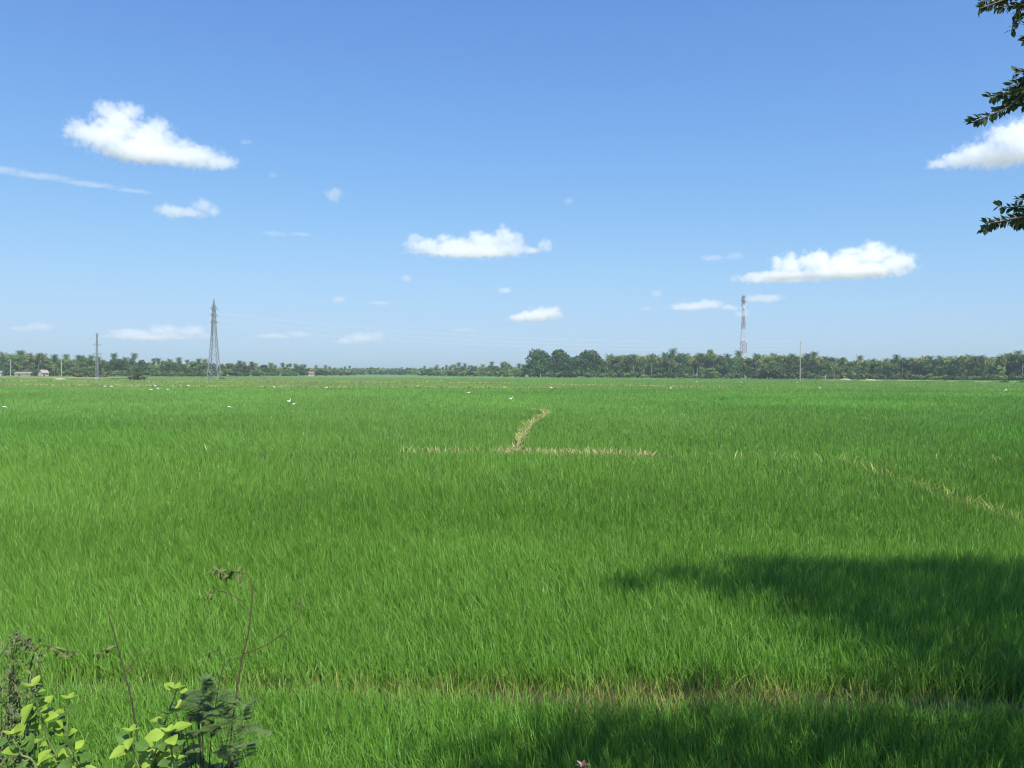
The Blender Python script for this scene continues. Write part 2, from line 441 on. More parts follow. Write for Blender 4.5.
def straw_blades():
    out = []
    spec = [  # bund index, blades per metre, height, spread, fraction straw
        (0, 800, .30, .50, .42), (1, 240, .40, .105, .45), (2, 190, .46, .18, .8), (3, 55, .42, .17, .12),
        (4, 60, .55, 1.2, .4), (5, 40, .55, .8, .4), (6, 40, .55, 1.6, .35)]
    for bi, per, hh, sp, fr in spec:
        pts = BUNDS[bi]['p']
        for (ax, ay), (bx, by) in zip(pts[:-1], pts[1:]):
            L = math.hypot(bx - ax, by - ay); n = int(L * per)
            if n < 3: continue
            t = rng.random(n); nx, ny = -(by - ay) / L, (bx - ax) / L
            s = rng.normal(0, .55, n) * sp
            x = ax + (bx - ax) * t + nx * s; y = ay + (by - ay) * t + ny * s
            patch = fbm(x * (.35 if bi else .8), y * .35, 60 + bi, 3)
            dens = np.clip((patch - .36) * 4, .05, 1)
            if bi == 0: dens = dens * np.interp(x, [-5, -3, -1, .5], [.25, .35, .7, 1])
            if bi == 2:
                dens = dens * np.interp(x, [-30, -11, -6.4, -4.5, -1.2, 0, 2.2, 3.5, 5.5, 6, 8.2, 11.3, 12.8, 14, 17.5, 19.5], [.02, .05, .16, .22, .3, 1, .8, 1, 1, .03, .03, .12, .04, .15, .15, .03])
            if bi == 3:
                dens = dens * np.interp(y, [13, 17.5, 20, 23, 26, 31], [.1, .35, .9, .8, .4, .4])
            k = rng.random(n) < dens
            x, y = x[k], y[k]; n = len(x)
            if not n: continue
            h = hh * (.35 + .8 * rng.random(n)); w = np.maximum(.006, y * .75 / F) * (.7 + .6 * rng.random(n))
            if bi == 0: w *= .9
            az = rng.random(n) * math.pi
            sl = .24 if bi == 0 else .40; lx = rng.normal(0, sl, n); ly = rng.normal(0, sl, n); ka = rng.random(n) * 6.28; km = rng.random(n) * .6
            S = np.array([.38, .35, .15]); Y = np.array([.22, .30, .06]); Bn = np.array([.16, .11, .045])
            if bi in (1, 2, 3): S = np.array([.46, .44, .20]); Y = np.array([.27, .36, .08]); Bn = np.array([.30, .26, .12])
            if bi == 0: Bn = np.array([.10, .08, .03]); S = np.array([.32, .30, .10])
            if bi >= 4: Y = np.array([.30, .36, .13]); Bn = Y
            q = rng.random(n); col = np.where((q < fr)[:, None], S[None], Y[None])
            col = np.where((rng.random(n) < (.36 if bi == 0 else .12))[:, None], Bn[None], col) * (.75 + .5 * rng.random(n))[:, None]
            z0 = np.full(n, BUNDS[bi]['rh'] * .5)
            out.append(blade_mesh(x, y, z0, h, w, az, lx, ly, np.cos(ka) * km, np.sin(ka) * km, km * .5, col.astype(np.float32), y.mean() < 20))
    return out
tag(link('dry_grass', join_blades('dry_grass', straw_blades(), M['straw'])), 'dry straw coloured grass tufts along the low field bunds', 'dry grass', kind='stuff')

# ================================================================== TREES OF THE FAR TREELINE
def leafcloud(n, lobes, size, seed, flat=.5):
    """n leaf-clump quads spread over and just inside a set of ellipsoid lobes"""
    r = np.random.default_rng(seed)
    vol = np.array([l[1][0] * l[1][2] for l in lobes]); pick = r.choice(len(lobes), n, p=vol / vol.sum())
    c = np.array([l[0] for l in lobes])[pick]; rad = np.array([l[1] for l in lobes])[pick]
    d = r.normal(0, 1, (n, 3)); d /= np.linalg.norm(d, axis=1)[:, None]
    d[:, 2] = np.where(d[:, 2] < -.45, -d[:, 2] * .6, d[:, 2])
    p = c + d * rad * (.72 + .36 * r.random(n))[:, None]
    nrm = d + r.normal(0, .55, (n, 3)); nrm /= np.linalg.norm(nrm, axis=1)[:, None]
    ref = r.normal(0, 1, (n, 3)); u = np.cross(nrm, ref); u /= np.linalg.norm(u, axis=1)[:, None]; v = np.cross(nrm, u)
    s = size * (.55 + .9 * r.random(n))[:, None]
    V = np.stack([p - u * s * .5, p - v * s * flat + u * .1 * s, p + u * s * .5, p + v * s * flat - u * .1 * s], axis=1).reshape(-1, 3)
    return V, np.arange(n * 4).reshape(-1, 4)

NOT = np.zeros((0, 3), int)
def far_leaf(name, col, tr=.2):
    return leafmat(name, col, trans=tr, rough=.7, var=.35, scale=.35, spec=.2, objvar=.38)
M['far_dark'] = far_leaf('broadleaf_dark', (.062, .108, .030))
M['far_mid'] = far_leaf('broadleaf_mid', (.105, .160, .040))
M['far_pale'] = far_leaf('broadleaf_pale', (.165, .20, .06))
M['far_deep'] = far_leaf('broadleaf_deep', (.040, .080, .022))
M['far_bush'] = far_leaf('bush_green', (.075, .125, .030))
M['far_dry'] = far_leaf('dry_bush', (.17, .16, .07))
M['palm_leaf'] = far_leaf('palm_frond', (.062, .105, .030), .12)
M['palm_yellow'] = far_leaf('palm_frond_yellowish', (.16, .19, .055), .15)

def broad_proto(H, W, mat, seed, n=1700, low=.12, size=1.15):
    """tree root with trunk and crown, H tall, W wide"""
    r = random.Random(seed)
    t = empty('broadleaf_tree', (0, 0, -500))
    mb = MB()
    mb.tube([(0, 0, -.2), (.15, .1, H * .2), (-.1, .2, H * .45), (.1, 0, H * .7)], [H * .028, H * .022, H * .017, H * .006], 7)
    for i in range(5):
        a = r.random() * 6.28; z = H * (.25 + .06 * i)
        mb.tube([(0, .1, z), (math.cos(a) * W * .2, math.sin(a) * W * .2, z + H * .14), (math.cos(a) * W * .36, math.sin(a) * W * .36, z + H * .24)], [H * .012, H * .008, H * .003], 5)
    mb.build('trunk', M['bark'], t)
    lobes = []
    for i in range(11):
        a = r.random() * 6.28; q = math.sqrt(r.random())
        z = low + (.92 - low) * r.random()
        wid = math.sin(math.pi * min(1, max(0, (z - low * .6) / (1.12 - low * .6)))) ** .6
        rr = W * (.16 + .12 * r.random())
        lobes.append(((math.cos(a) * q * W * .36 * wid, math.sin(a) * q * W * .36 * wid, min(z * H, H - rr * .8)), (rr, rr, rr * .8)))
    if low < .1:
        for i in range(16):
            a = i * 2.399; q = .42 * W * math.sqrt((i + .5) / 16)
            lobes.append(((math.cos(a) * q, math.sin(a) * q, H * (.80 - .62 * ((i + .5) / 16) ** 1.5)), (W * .2, W * .2, H * .17)))
        for i in range(8):
            a = i * .785; lobes.append(((math.cos(a) * W * .36, math.sin(a) * W * .36, H * .2), (W * .2, W * .2, H * .2)))
    lobes.append(((0, 0, H * .84), (W * .2, W * .2, H * .16)))
    lobes.append(((0, 0, H * .5), (W * .36, W * .36, H * .28)))
    V, Q = leafcloud(n, lobes, size, seed)
    me = np_mesh('crown', V, Q, NOT, mat)
    link('crown', me, t)
    return t

def palm_proto(H, seed, lean=.06):
    r = random.Random(seed)
    t = empty('coconut_palm', (0, 0, -500))
    lx = lean * H * (r.random() - .5) * 2; ly = lean * H * (r.random() - .5)
    top = Vector((lx, ly, H))
    mb = MB()
    mb.tube([(0, 0, -.2), (lx * .1, ly * .1, H * .3), (lx * .4, ly * .4, H * .65), top], [.26, .2, .17, .14], 7)
    mb.build('trunk', M['palm_bark'], t)
    mb = MB()
    for i in range(36):
        a = i * 2.399 + r.random() * .4; el = R(80) - R(135) * (i / 35) ** .9; Lf = 3.7 + .8 * r.random()
        d = Vector((math.cos(a), math.sin(a), 0)); side = Vector((-math.sin(a), math.cos(a), 0))
        p = top.copy(); e = el; path = []
        for k in range(7):
            path.append(p.copy()); st = Lf / 6
            p = p + (d * math.cos(e) + Vector((0, 0, 1)) * math.sin(e)) * st; e -= R(13)
        for k in range(6):
            t0, t1 = path[k], path[k + 1]
            wl = 1.0 * math.sin(math.pi * (k + 1.2) / 8.2)
            for q in range(2):
                b0 = t0.lerp(t1, q * .5); b1 = t0.lerp(t1, q * .5 + .5)
                for sgn in (-1, 1):
                    ll = wl * (.75 + .5 * r.random()); dr = -.55 * ll
                    tip = (b0 + b1) / 2 + side * sgn * ll * .8 + Vector((0, 0, dr)) + (t1 - t0) * .5
                    mb.poly([b0, b1, tip])
    mb.build('crown', M['palm_yellow' if seed in (50, 54) else 'palm_leaf'], t)
    return t

broad = [broad_proto(16, 15, M['far_dark'], 1), broad_proto(16, 12, M['far_mid'], 2), broad_proto(15, 17, M['far_dark'], 3),
         broad_proto(16, 13, M['far_pale'], 4), broad_proto(18, 12, M['far_mid'], 5), broad_proto(17, 18, M['far_mid'], 6, 1700),
         broad_proto(18, 19, M['far_deep'], 7, 4600, .04, 1.0), broad_proto(18, 17, M['far_deep'], 8, 4600, .03, 1.0)]
BH = [16, 16, 15, 16, 18, 17, 18, 18]
palms = [palm_proto(H, 50 + i) for i, H in enumerate((13, 15, 17, 19, 14))]
PH = [13, 15, 17, 19, 14]
used = set()
def place(kind, idx, loc, s, rz, label, cat, group=None, sz=None):
    src = (broad if kind == 'b' else palms)[idx]
    key = (kind, idx)
    o = src if key not in used else copy_tree(src)
    used.add(key)
    o.location = loc; o.rotation_euler = (0, 0, rz); o.scale = (s, s, sz or s)
    for k in ('label', 'category', 'group'):
        if k in o: del o[k]
    tag(o, label, cat, group)
    return o

TOP = [(-60, 351), (0, 353), (30, 352), (60, 354), (100, 356), (120, 356), (150, 358), (200, 359), (230, 361), (260, 362), (300, 363.5), (345, 366),
       (360, 369), (420, 367), (440, 365), (480, 363), (510, 362), (527, 362), (605, 355), (640, 354), (680, 353), (720, 354), (760, 353), (815, 354),
       (845, 357), (870, 359), (900, 357), (930, 356), (960, 355), (1000, 353), (1024, 352), (1090, 350)]
DB = [(-60, 570), (0, 575), (200, 590), (260, 640), (300, 700), (345, 830), (360, 1000), (400, 1000), (425, 800), (500, 690), (530, 640), (620, 620), (800, 560), (1024, 480), (1090, 470)]
def top_h(px, d, dy=0):
    return CAM_H + (hz(px) - lerp(px, TOP) - dy) / F * d

ZP = [  # px range, number of palms, label, group
    (-30, 205, 46, 'coconut palm standing among the broadleaf trees of the left woods beyond the pylons', 'palms of the left woods'),
    (218, 350, 40, 'small distant coconut palm in the low treeline right of the tall lattice pylon', 'palms of the low treeline right of the pylon'),
    (424, 526, 34, 'small coconut palm in the low grove left of the three round dark trees', 'palms left of the round trees'),
    (606, 735, 58, 'coconut palm in the crowded grove between the round dark trees and the red mast', 'palms between round trees and mast'),
    (750, 835, 40, 'coconut palm in the crowded grove around the thin pole right of the red mast', 'palms around the thin pole'),
    (836, 1055, 66, 'coconut palm in the long mixed woods along the right end of the field', 'palms of the right woods')]
for x0, x1, n, lab, grp in ZP:
    for i in range(n):
        px = x0 + (x1 - x0) * (i + random.random()) / n
        d = lerp(px, DB) + random.choice((2, 6, 14, 26)) + random.random() * 8
        dy = random.choice((-3, -2, -1.5, -.5, 0, 1, 3, 5, 8)) + random.random() * 2
        H = max(5.5, top_h(px, d, dy))
        j = random.randrange(5); crown_top = PH[j] + 3.6
        place('p', j, G(px, d), H / crown_top, random.random() * 6.28, lab, 'palm tree', grp)
# palms that stand clear of the rest
for px, py, dd, lab in [(20, 348.5, 20, 'tallest dark topped palm above the far left woods, left of the pale poles'),
                        (114, 351.5, 25, 'tall palm poking above the woods just right of the slender left pylon'),
                        (135, 351.5, 25, 'tall palm rising straight behind the small dark tree with the cattle'),
                        (673, 346.5, 30, 'lone tall palm standing highest above the grove left of the red mast'),
                        (738.5, 349, 30, 'dark palm head touching the left leg of the red and white mast'),
                        (814, 350, 30, 'palm rising above the grove just right of the thin pole'),
                        (859, 354, 25, 'dark pointed palm above the dip in the woods right of the thin pole'),
                        (896, 353, 25, 'dark palm standing above the middle of the right woods'),
                        (1018, 348.5, 30, 'tallest palm at the far right end of the treeline')]:
    d = lerp(px, DB) + dd; H = CAM_H + (hz(px) - py) / F * d
    place('p', 3, G(px, d), H / 22.6, px, lab, 'palm tree')

ZB = [
    (-40, 225, 62, [0, 1, 2, 3, 4, 5], 'broadleaf tree in the grey green woods along the left end of the field', 'broadleaf trees of the left woods'),
    (226, 352, 30, [0, 1, 2, 4], 'low broadleaf tree in the distant treeline right of the tall lattice pylon', 'broadleaf trees right of the pylon'),
    (422, 526, 26, [0, 1, 2, 4], 'low broadleaf tree in the treeline left of the three round dark trees', 'broadleaf trees left of the round trees'),
    (606, 840, 44, [0, 1, 2, 4, 5], 'broadleaf tree filling in below the palms on either side of the red mast', 'broadleaf trees below the palms by the mast'),
    (838, 1065, 58, [0, 1, 2, 3, 4, 5], 'broadleaf tree in the long mixed woods along the right end of the field', 'broadleaf trees of the right woods')]
for x0, x1, n, ids, lab, grp in ZB:
    for i in range(n):
        px = x0 + (x1 - x0) * (i + random.random()) / n
        d = lerp(px, DB) + random.choice((2, 10, 22, 40)) + random.random() * 10
        H = max(4.5, top_h(px, d, random.choice((2.5, 3.5, 5, 8, 11, 14))))
        j = random.choice(ids); s = H / BH[j]
        place('b', j, G(px, d), max(s, .45), random.random() * 6.28, lab, 'tree', grp, s)
# the trees one can point at
for px, py, wpx, dd, j, lab in [
    (539, 349, 29, 0, 6, 'big round dark tree, leftmost of the three at mid treeline'),
    (560, 349.5, 24, 6, 7, 'big dark tree with a squarish top between two rounder trees'),
    (588, 350, 32, 2, 6, 'broad dome shaped dark tree, rightmost of the three at mid treeline'),
    (710, 349, 15, 16, 5, 'tall broad headed tree rising above the palms left of the red mast'),
    (571, 357, 20, -4, 7, 'dark lower tree filling the gap between the square topped tree and the dome shaped tree'),
    (600, 358, 14, 6, 0, 'lower dark tree against the right flank of the dome shaped tree'),
    (775, 362, 26, -12, 2, 'low spreading dark tree at the grove edge left of the thin pole'),
    (712, 368, 16, -16, 4, 'light green bush like tree at the field edge below the red mast'),
    (850, 371, 9, -40, 0, 'small dark pointed tree by the pale earth mound at the right field edge')]:
    d = lerp(px, DB) + dd; H = CAM_H + (hz(px) - py) / F * d; W0 = [15, 12, 17, 13, 12, 18, 19, 17][j]
    place('b', j, G(px, d), wpx / F * d / W0, px, lab, 'tree', None, H / BH[j])
# the small dark tree in the open field with the cattle
pd = GY(137, 380.6)
place('b', 0, pd, 3.6 / 15, 1.0, 'small dark tree standing alone in the field beside two dark cattle', 'tree', None, 4.6 / 16)

# bushes along the foot of the woods
def bush_proto(mat, seed):
    lobes = [((random.uniform(-1.3, 1.3), random.uniform(-1, 1), .8 + random.random() * .8), (1.1, 1.0, .9)) for _ in range(6)]
    V, Q = leafcloud(420, lobes, .6, seed)
    return np_mesh('field_edge_bush', V, Q, NOT, mat)
bm_ = [bush_proto(M['far_bush'], 71), bush_proto(M['far_dark'], 72), bush_proto(M['far_dry'], 73), bush_proto(M['far_mid'], 74)]
for x0, x1, n, lab, grp in [(-30, 225, 44, 'low bush at the foot of the left woods', 'bushes at the foot of the left woods'),
                            (226, 526, 40, 'low bush at the foot of the distant middle treeline', 'bushes at the foot of the middle treeline'),
                            (527, 840, 46, 'low bush at the foot of the palm grove around the red mast', 'bushes at the foot of the palm grove'),
                            (841, 1060, 44, 'low bush at the foot of the right woods', 'bushes at the foot of the right woods')]:
    for i in range(n):
        px = x0 + (x1 - x0) * (i + random.random()) / n
        d = lerp(px, DB) - 10 + random.random() * 8
        o = link('field_edge_bush', bm_[random.choice((0, 1, 1, 1, 3, 3))])
        s = random.uniform(1.2, 2.4) * d / 600
        o.location = G(px, d); o.scale = (s * 1.2, s, s); o.rotation_euler = (0, 0, random.random() * 6.28)
        tag(o, lab, 'bush', grp)
for px, py, w, k, lab in [(78, 378, 14, 2, 'brownish scrub bush on the earth bank left of the slender pylon'), (92, 378, 10, 2, 'brownish scrub bush at the foot of the slender left pylon'),
                          (103, 378.5, 9, 2, 'dry brown scrub bush just right of the slender left pylon'),
                          (944, 382, 5, 1, 'small dark bush alone on the field edge below the right woods'), (1004, 383, 8, 1, 'dark low bush on the field edge near the right end'),
                          (1021, 383, 6, 1, 'dark low bush on the field edge at the very right end'),
                          (818, 380, 6, 0, 'small light green bush on the field edge just right of the thin pole'),
                          (222, 379.5, 6, 2, 'small straw brown bush at the foot of the tall lattice pylon')]:
    p = GY(px, py); o = link('scrub_bush', bm_[k]); s = w / F * p.y / 4.2
    o.location = p; o.scale = (s, s, s * .6); tag(o, lab, 'bush')

# continuous woods behind the single trees
lobes = []
for px in np.arange(-80, 1110, 2.4):
    for dd in (50, 95):
        d = lerp(px, DB) + dd + random.random() * 20
        H = max(4, top_h(px, d, random.uniform(4, 7)))
        p = G(px, d); rr = random.uniform(3.5, 5.5)
        lobes.append(((p.x, p.y, H * .5), (rr, rr, H * .5)))
V, Q = leafcloud(42000, lobes, 1.9, 5)
tag(link('background_woods', np_mesh('background_woods', V, Q, NOT, M['far_mid'])), 'continuous mass of woods behind the single trees at the horizon', 'woods', kind='stuff')
lobes = []
for px in np.arange(225, 545, 1.5):
    d = 1180 + random.random() * 60
    H = CAM_H + (hz(px) - 367.6 - random.random() * 1.6) / F * d
    p = G(px, d); lobes.append(((p.x, p.y, H * .5), (6, 6, H * .5)))
V, Q = leafcloud(9000, lobes, 2.6, 6)
tag(link('distant_woods', np_mesh('distant_woods', V, Q, NOT, M['far_mid'])), 'farthest bluish strip of woods in the gap at mid left', 'woods', kind='stuff')

# ================================================================== PYLONS, MAST, POLES, WIRES
def lattice(mb, levels, w_leg, w_br, mats=None):
    """levels: list of (z, half width); square section with X bracing"""
    for i, ((z0, a), (z1, b)) in enumerate(zip(levels[:-1], levels[1:])):
        mi = mats[i] if mats else 0
        c0 = [(a, a), (-a, a), (-a, -a), (a, -a)]; c1 = [(b, b), (-b, b), (-b, -b), (b, -b)]
        for k in range(4):
            p0 = Vector((*c0[k], z0)); p1 = Vector((*c1[k], z1)); q0 = Vector((*c0[(k + 1) % 4], z0)); q1 = Vector((*c1[(k + 1) % 4], z1))
            mb.bar(p0, p1, w_leg, mi); mb.bar(p0, q1, w_br, mi); mb.bar(q0, p1, w_br, mi); mb.bar(p1, q1, w_br, mi)

pyl = GY(214, 379.0); pyl.z = 0
PH_ = CAM_H + (hz(214) - 299) / F * pyl.y
root = empty('lattice_pylon', pyl)
mb = MB()
lattice(mb, [(z * PH_, w * .80) for z, w in ((0, 3.2), (.12, 2.75), (.24, 2.3), (.35, 1.95), (.45, 1.6), (.54, 1.35), (.62, 1.15), (.69, 1.0), (.76, .9), (.83, .8), (.90, .66))], .26, .15)
mb.build('tower_body', M['steel'], root)
mb = MB(); lattice(mb, [(.9 * PH_, .53), (.95 * PH_, .3), (PH_, .06)], .2, .12); mb.build('tower_peak', M['steel'], root)
ARMZ = [.70, .785, .87]
for z in ARMZ:
    for sg in (-1, 1):
        mb = MB(); zz = z * PH_; tip = Vector((sg * .5, sg * 3.6, zz + .2))
        for x in (-.68, .68):
            mb.bar((x, sg * .68, zz), tip, .13); mb.bar((x, sg * .68, zz + 1.6), tip, .11)
        mb.bar((-.68, sg * .68, zz), (.5, sg * 2.2, zz + .1), .08); mb.bar((.68, sg * .68, zz), (.1, sg * 2.2, zz + .1), .08)
        mb.build('cross_arm', M['steel'], root)
        ins = MB()
        for k in range(7): ins.ellipsoid(tip + Vector((0, 0, -.2 - k * .24)), (.16, .16, .08), 8, 4)
        ins.build('insulator', M['white'], root)
for sx in (-1, 1):
    for sy in (-1, 1):
        mb = MB(); mb.box((sx * 2.56, sy * 2.56, .15), (.8, .8, .7)); mb.build('footing', M['concrete'], root)
tag(root, 'tall grey lattice power pylon, the highest structure on the left side', 'pylon')

lp = GY(97, 379.8); lp.z = 0; LH = CAM_H + (hz(97) - 334) / F * lp.y
root = empty('slender_pylon', lp)
mb = MB(); lattice(mb, [(i / 10 * LH, .52 - .34 * i / 10) for i in range(11)], .10, .045); mb.build('tower_body', M['steel'], root)
for z, l in ((.98, .6), (.76, 1.9), (.56, 2.3)):
    mb = MB(); mb.bar((-l, 0, z * LH), (l, 0, z * LH), .2); mb.bar((-l, 0, z * LH), (0, 0, z * LH + .9), .1); mb.bar((l, 0, z * LH), (0, 0, z * LH + .9), .1)
    mb.build('cross_arm', M['steel'], root)
    for sg in (-1, 1):
        ins = MB()
        for k in range(4): ins.ellipsoid((sg * l * .95, 0, z * LH - .2 - k * .2), (.15, .15, .08), 8, 4)
        ins.build('insulator', M['white'], root)
mb = MB(); mb.box((0, 0, .4), (1.7, 1.7, 1.0)); mb.build('footing', M['concrete'], root)
tag(root, 'slender grey lattice pylon with short cross arms on a pale footing at the far left', 'pylon')

def pole(px, py0, py1, w, label, d=None, arm=1.0, mat='concrete', name='utility_pole'):
    p = GY(px, py0) if d is None else G(px, d); p.z = 0; H = CAM_H + (hz(px) - py1) / F * p.y
    root = empty(name, p)
    mb = MB(); mb.tube([(0, 0, -.3), (0, 0, H * .5), (0, 0, H)], [w, w * .85, w * .65], 10); mb.build('shaft', M[mat], root)
    if arm:
        mb = MB(); mb.box((0, -w * .9, H - .5), (arm * 2, .16, .18)); mb.build('cross_arm', M['steel'], root)
        for sx in (-.9, 0, .9):
            ins = MB(); ins.tube([(sx * arm, -w * .9, H - .41), (sx * arm, -w * .9, H - .1)], [.09, .05], 8); ins.build('insulator', M['white'], root)
    tag(root, label, 'pole')
    return p, H
pole(61.5, 376, 354.5, .30, 'pale concrete utility pole between the pink hut and the slender pylon', 555)
pole(10.5, 374, 359.5, .33, 'short pale concrete utility pole at the far left edge of the woods', 560)
rp, RH = pole(800, 381, 341, .24, 'tall thin pole standing before the palms right of the red mast', None, .9)

# conductors from the tall pylon to the thin pole
for i, z in enumerate(ARMZ):
    for sg in (-1, 1):
        a = pyl + Vector((sg * .5, sg * 3.6, z * PH_ - 1.6)); b = rp + Vector((0, sg * .7, RH - .3 - (2 - i) * 1.9))
        if i == 2: b.z = RH - .1
        pts = []
        for k in range(41):
            t = k / 40; q = a.lerp(b, t); q.z -= 4 * (4.2 + .5 * i) * t * (1 - t); pts.append(q)
        mb = MB(); mb.tube(pts, .021, 6)
        lab = '%s overhead power cable sagging from the tall pylon towards the thin pole' % (
            {2: 'topmost', 1: 'middle', 0: 'lowest'}[i] + (' nearer' if sg < 0 else ' farther'))
        tag(mb.build('power_cable', M['wire']), lab, 'power cable', 'power cables between pylon and pole')

# red and white telecom mast
d = 650; mp = G(743, d); MH = CAM_H + (hz(743) - 296) / F * d
root = empty('telecom_mast', mp)
root.rotation_euler = (0, 0, R(17))
mb = MB(); n = 20
lv = [(i / n * MH, 2.9 - 2.1 * min(1, (i / n) / .72)) for i in range(n + 1)]
lattice(mb, lv, .21, .085, [(i // 3) % 2 for i in range(n)])
mb.build('lattice_shaft', [M['red'], M['white']], root)
for z in (.985, .93, .66):
    mb = MB(); hw = 1.45
    mb.box((0, 0, z * MH), (hw * 2, hw * 2, .14))
    for sx in (-1, 1):
        mb.bar((sx * hw, -hw, z * MH + 1), (sx * hw, hw, z * MH + 1), .09); mb.bar((-hw, sx * hw, z * MH + 1), (hw, sx * hw, z * MH + 1), .09)
        for sy in (-1, 1): mb.bar((sx * hw, sy * hw, z * MH), (sx * hw, sy * hw, z * MH + 1), .09)
    mb.build('platform', M['steel'], root)
for z in (.955, .895):
    for k in range(3):
        a = k * 2.094 + .5; mb = MB()
        mb.box((math.cos(a) * 1.55, math.sin(a) * 1.55, z * MH), (.3, .3, 2.4), 0, None)
        mb.bar((math.cos(a) * 1.0, math.sin(a) * 1.0, z * MH), (math.cos(a) * 1.8, math.sin(a) * 1.8, z * MH), .1)
        mb.build('panel_antenna', M['white'], root)
for z, a, r_ in ((.86, -1.9, .8), (.47, -2.2, .95), (.45, -1.0, .8), (.82, -.6, .6)):
    mb = MB(); c = Vector((math.cos(a), math.sin(a), 0)); rad = 2.0 if z < .6 else 1.5
    mb.tube([c * rad + Vector((0, 0, z * MH)), c * (rad + .5) + Vector((0, 0, z * MH)), c * (rad + .65) + Vector((0, 0, z * MH))], [r_ * .55, r_, r_], 14)
    mb.bar((0, 0, z * MH), c * rad + Vector((0, 0, z * MH)), .12)
    mb.build('dish_antenna', M['white'], root)
mb = MB(); mb.bar((0, 0, MH), (0, 0, MH + 1.6), .12); mb.build('lightning_rod', M['steel'], root)
tag(root, 'tall red and white banded lattice telecom mast rising behind the palms', 'mast')

# ================================================================== HUTS, MOUNDS
def hut(px, d, W, Dp, H, ridge, wall, roof, label, rz=0.0):
    root = empty('hut', G(px, d), rz)
    mb = MB()
    mb.box((0, 0, H / 2), (W, Dp, H))
    for sx in (-1, 1):
        x = sx * (W / 2 - .08)
        mb.poly([(x, -Dp / 2, H), (x, Dp / 2, H), (x, 0, H + ridge)])
    mb.build('wall', M[wall], root)
    mb = MB(); o = .35
    for sy in (-1, 1):
        a = Vector((-W / 2 - o, sy * (Dp / 2 + o), H - .12)); b = Vector((W / 2 + o, sy * (Dp / 2 + o), H - .12)); c = Vector((W / 2 + o, 0, H + ridge + .1)); e = Vector((-W / 2 - o, 0, H + ridge + .1))
        up = Vector((0, 0, .09))
        mb.quad(a + up, b + up, c + up, e + up); mb.quad(a, b, c, e); mb.quad(a, b, b + up, a + up)
        mb.quad(a, e, e + up, a + up); mb.quad(b, c, c + up, b + up)
    mb.build('roof', M[roof], root)
    mb = MB(); mb.box((-W * .2, -Dp / 2 - .03, 1.0), (.95, .08, 2.0)); mb.build('door', M['dark_open'], root)
    mb = MB(); mb.box((W * .25, -Dp / 2 - .03, 1.5), (.9, .08, .8)); mb.build('window', M['dark_open'], root)
    tag(root, label, 'hut')
hut(43.5, 556, 4.6, 4.2, 2.3, 1.9, 'plaster', 'roof_pale', 'small pinkish hut with a pale gabled roof left of the concrete pole', R(62))
hut(24, 560, 10.5, 4, 1.9, .9, 'mud_wall', 'roof_tin', 'long low shed with a brownish tin roof left of the pink hut', R(4))
hut(-1, 555, 4.5, 4, 2.4, .9, 'whitewash', 'roof_tin', 'small whitewashed shed cut off by the left edge of the photo', R(8))
hut(270, 690, 8, 5, 3.0, 1.6, 'whitewash', 'roof_tile', 'distant pale house half hidden among palms right of the lattice pylon', R(5))
hut(310, 722, 8, 5, 2.4, 1.4, 'plaster', 'roof_tile', 'distant reddish roofed house in the low treeline at mid left', R(-5))

def mound(px, py, w, h, mat, label):
    p = GY(px, py); s = w / F * p.y
    bm = bmesh.new(); bmesh.ops.create_icosphere(bm, subdivisions=4, radius=1)
    for v in bm.verts:
        k = 1 + .25 * noise.noise(v.co * 2.2 + Vector((px, 0, 0)))
        v.co = Vector((v.co.x * s / 2 * k, v.co.y * s * .3 * k, v.co.z * h * k))
    bmesh.ops.delete(bm, geom=[v for v in bm.verts if v.co.z < -.25 * h], context='VERTS')
    me = bpy.data.meshes.new('earth_mound'); bm.to_mesh(me); bm.free(); me.materials.append(M[mat])
    me.polygons.foreach_set('use_smooth', [True] * len(me.polygons))
    o = link('earth_mound', me); o.location = p; tag(o, label, 'earth mound')
mound(59, 380, 13, .8, 'earth', 'small orange sandy earth mound in front of the concrete pole at far left')
mound(30, 378, 9, .5, 'earth', 'low sandy earth heap in front of the long shed at far left')
mound(845, 380.5, 11, 1.1, 'earth', 'pale earth mound at the field edge beside the small dark pointed tree')
mound(870, 381, 12, .9, 'earth', 'low flat pale earth bank right of the mound below the right woods')
# straw coloured headland strips
def strip(px0, py0, px1, py1, wid, name='field_path', mat='earth'):
    a, b = GY(px0, py0), GY(px1, py1); mb = MB(); n = 30
    t = (b - a).normalized(); nrm = Vector((-t.y, t.x, 0))
    rows = []
    for i in range(n + 1):
        p = a.lerp(b, i / n) + nrm * wid * .6 * noise.noise(Vector((i * .4, px0, 0)))
        ww = wid * (.7 + .6 * abs(noise.noise(Vector((i * .7, px1, 3)))))
        rows.append([p - nrm * ww / 2, p + nrm * ww / 2 + Vector((0, 0, .55)), p - nrm * ww / 2 + Vector((0, 0, .5))])
    for r0, r1 in zip(rows[:-1], rows[1:]):
        mb.quad(r0[0], r1[0], r1[2], r0[2]); mb.quad(r0[2], r1[2], r1[1], r0[1])
    tag(mb.build(name, M[mat]), kind='structure')
M['dry_turf'] = plain('dry_turf', (.22, .22, .09), .95, .3, .15)
strip(-20, 377.6, 128, 379.0, 26, mat='dry_turf')
strip(820, 381.0, 1050, 382.8, 14, mat='dry_turf')

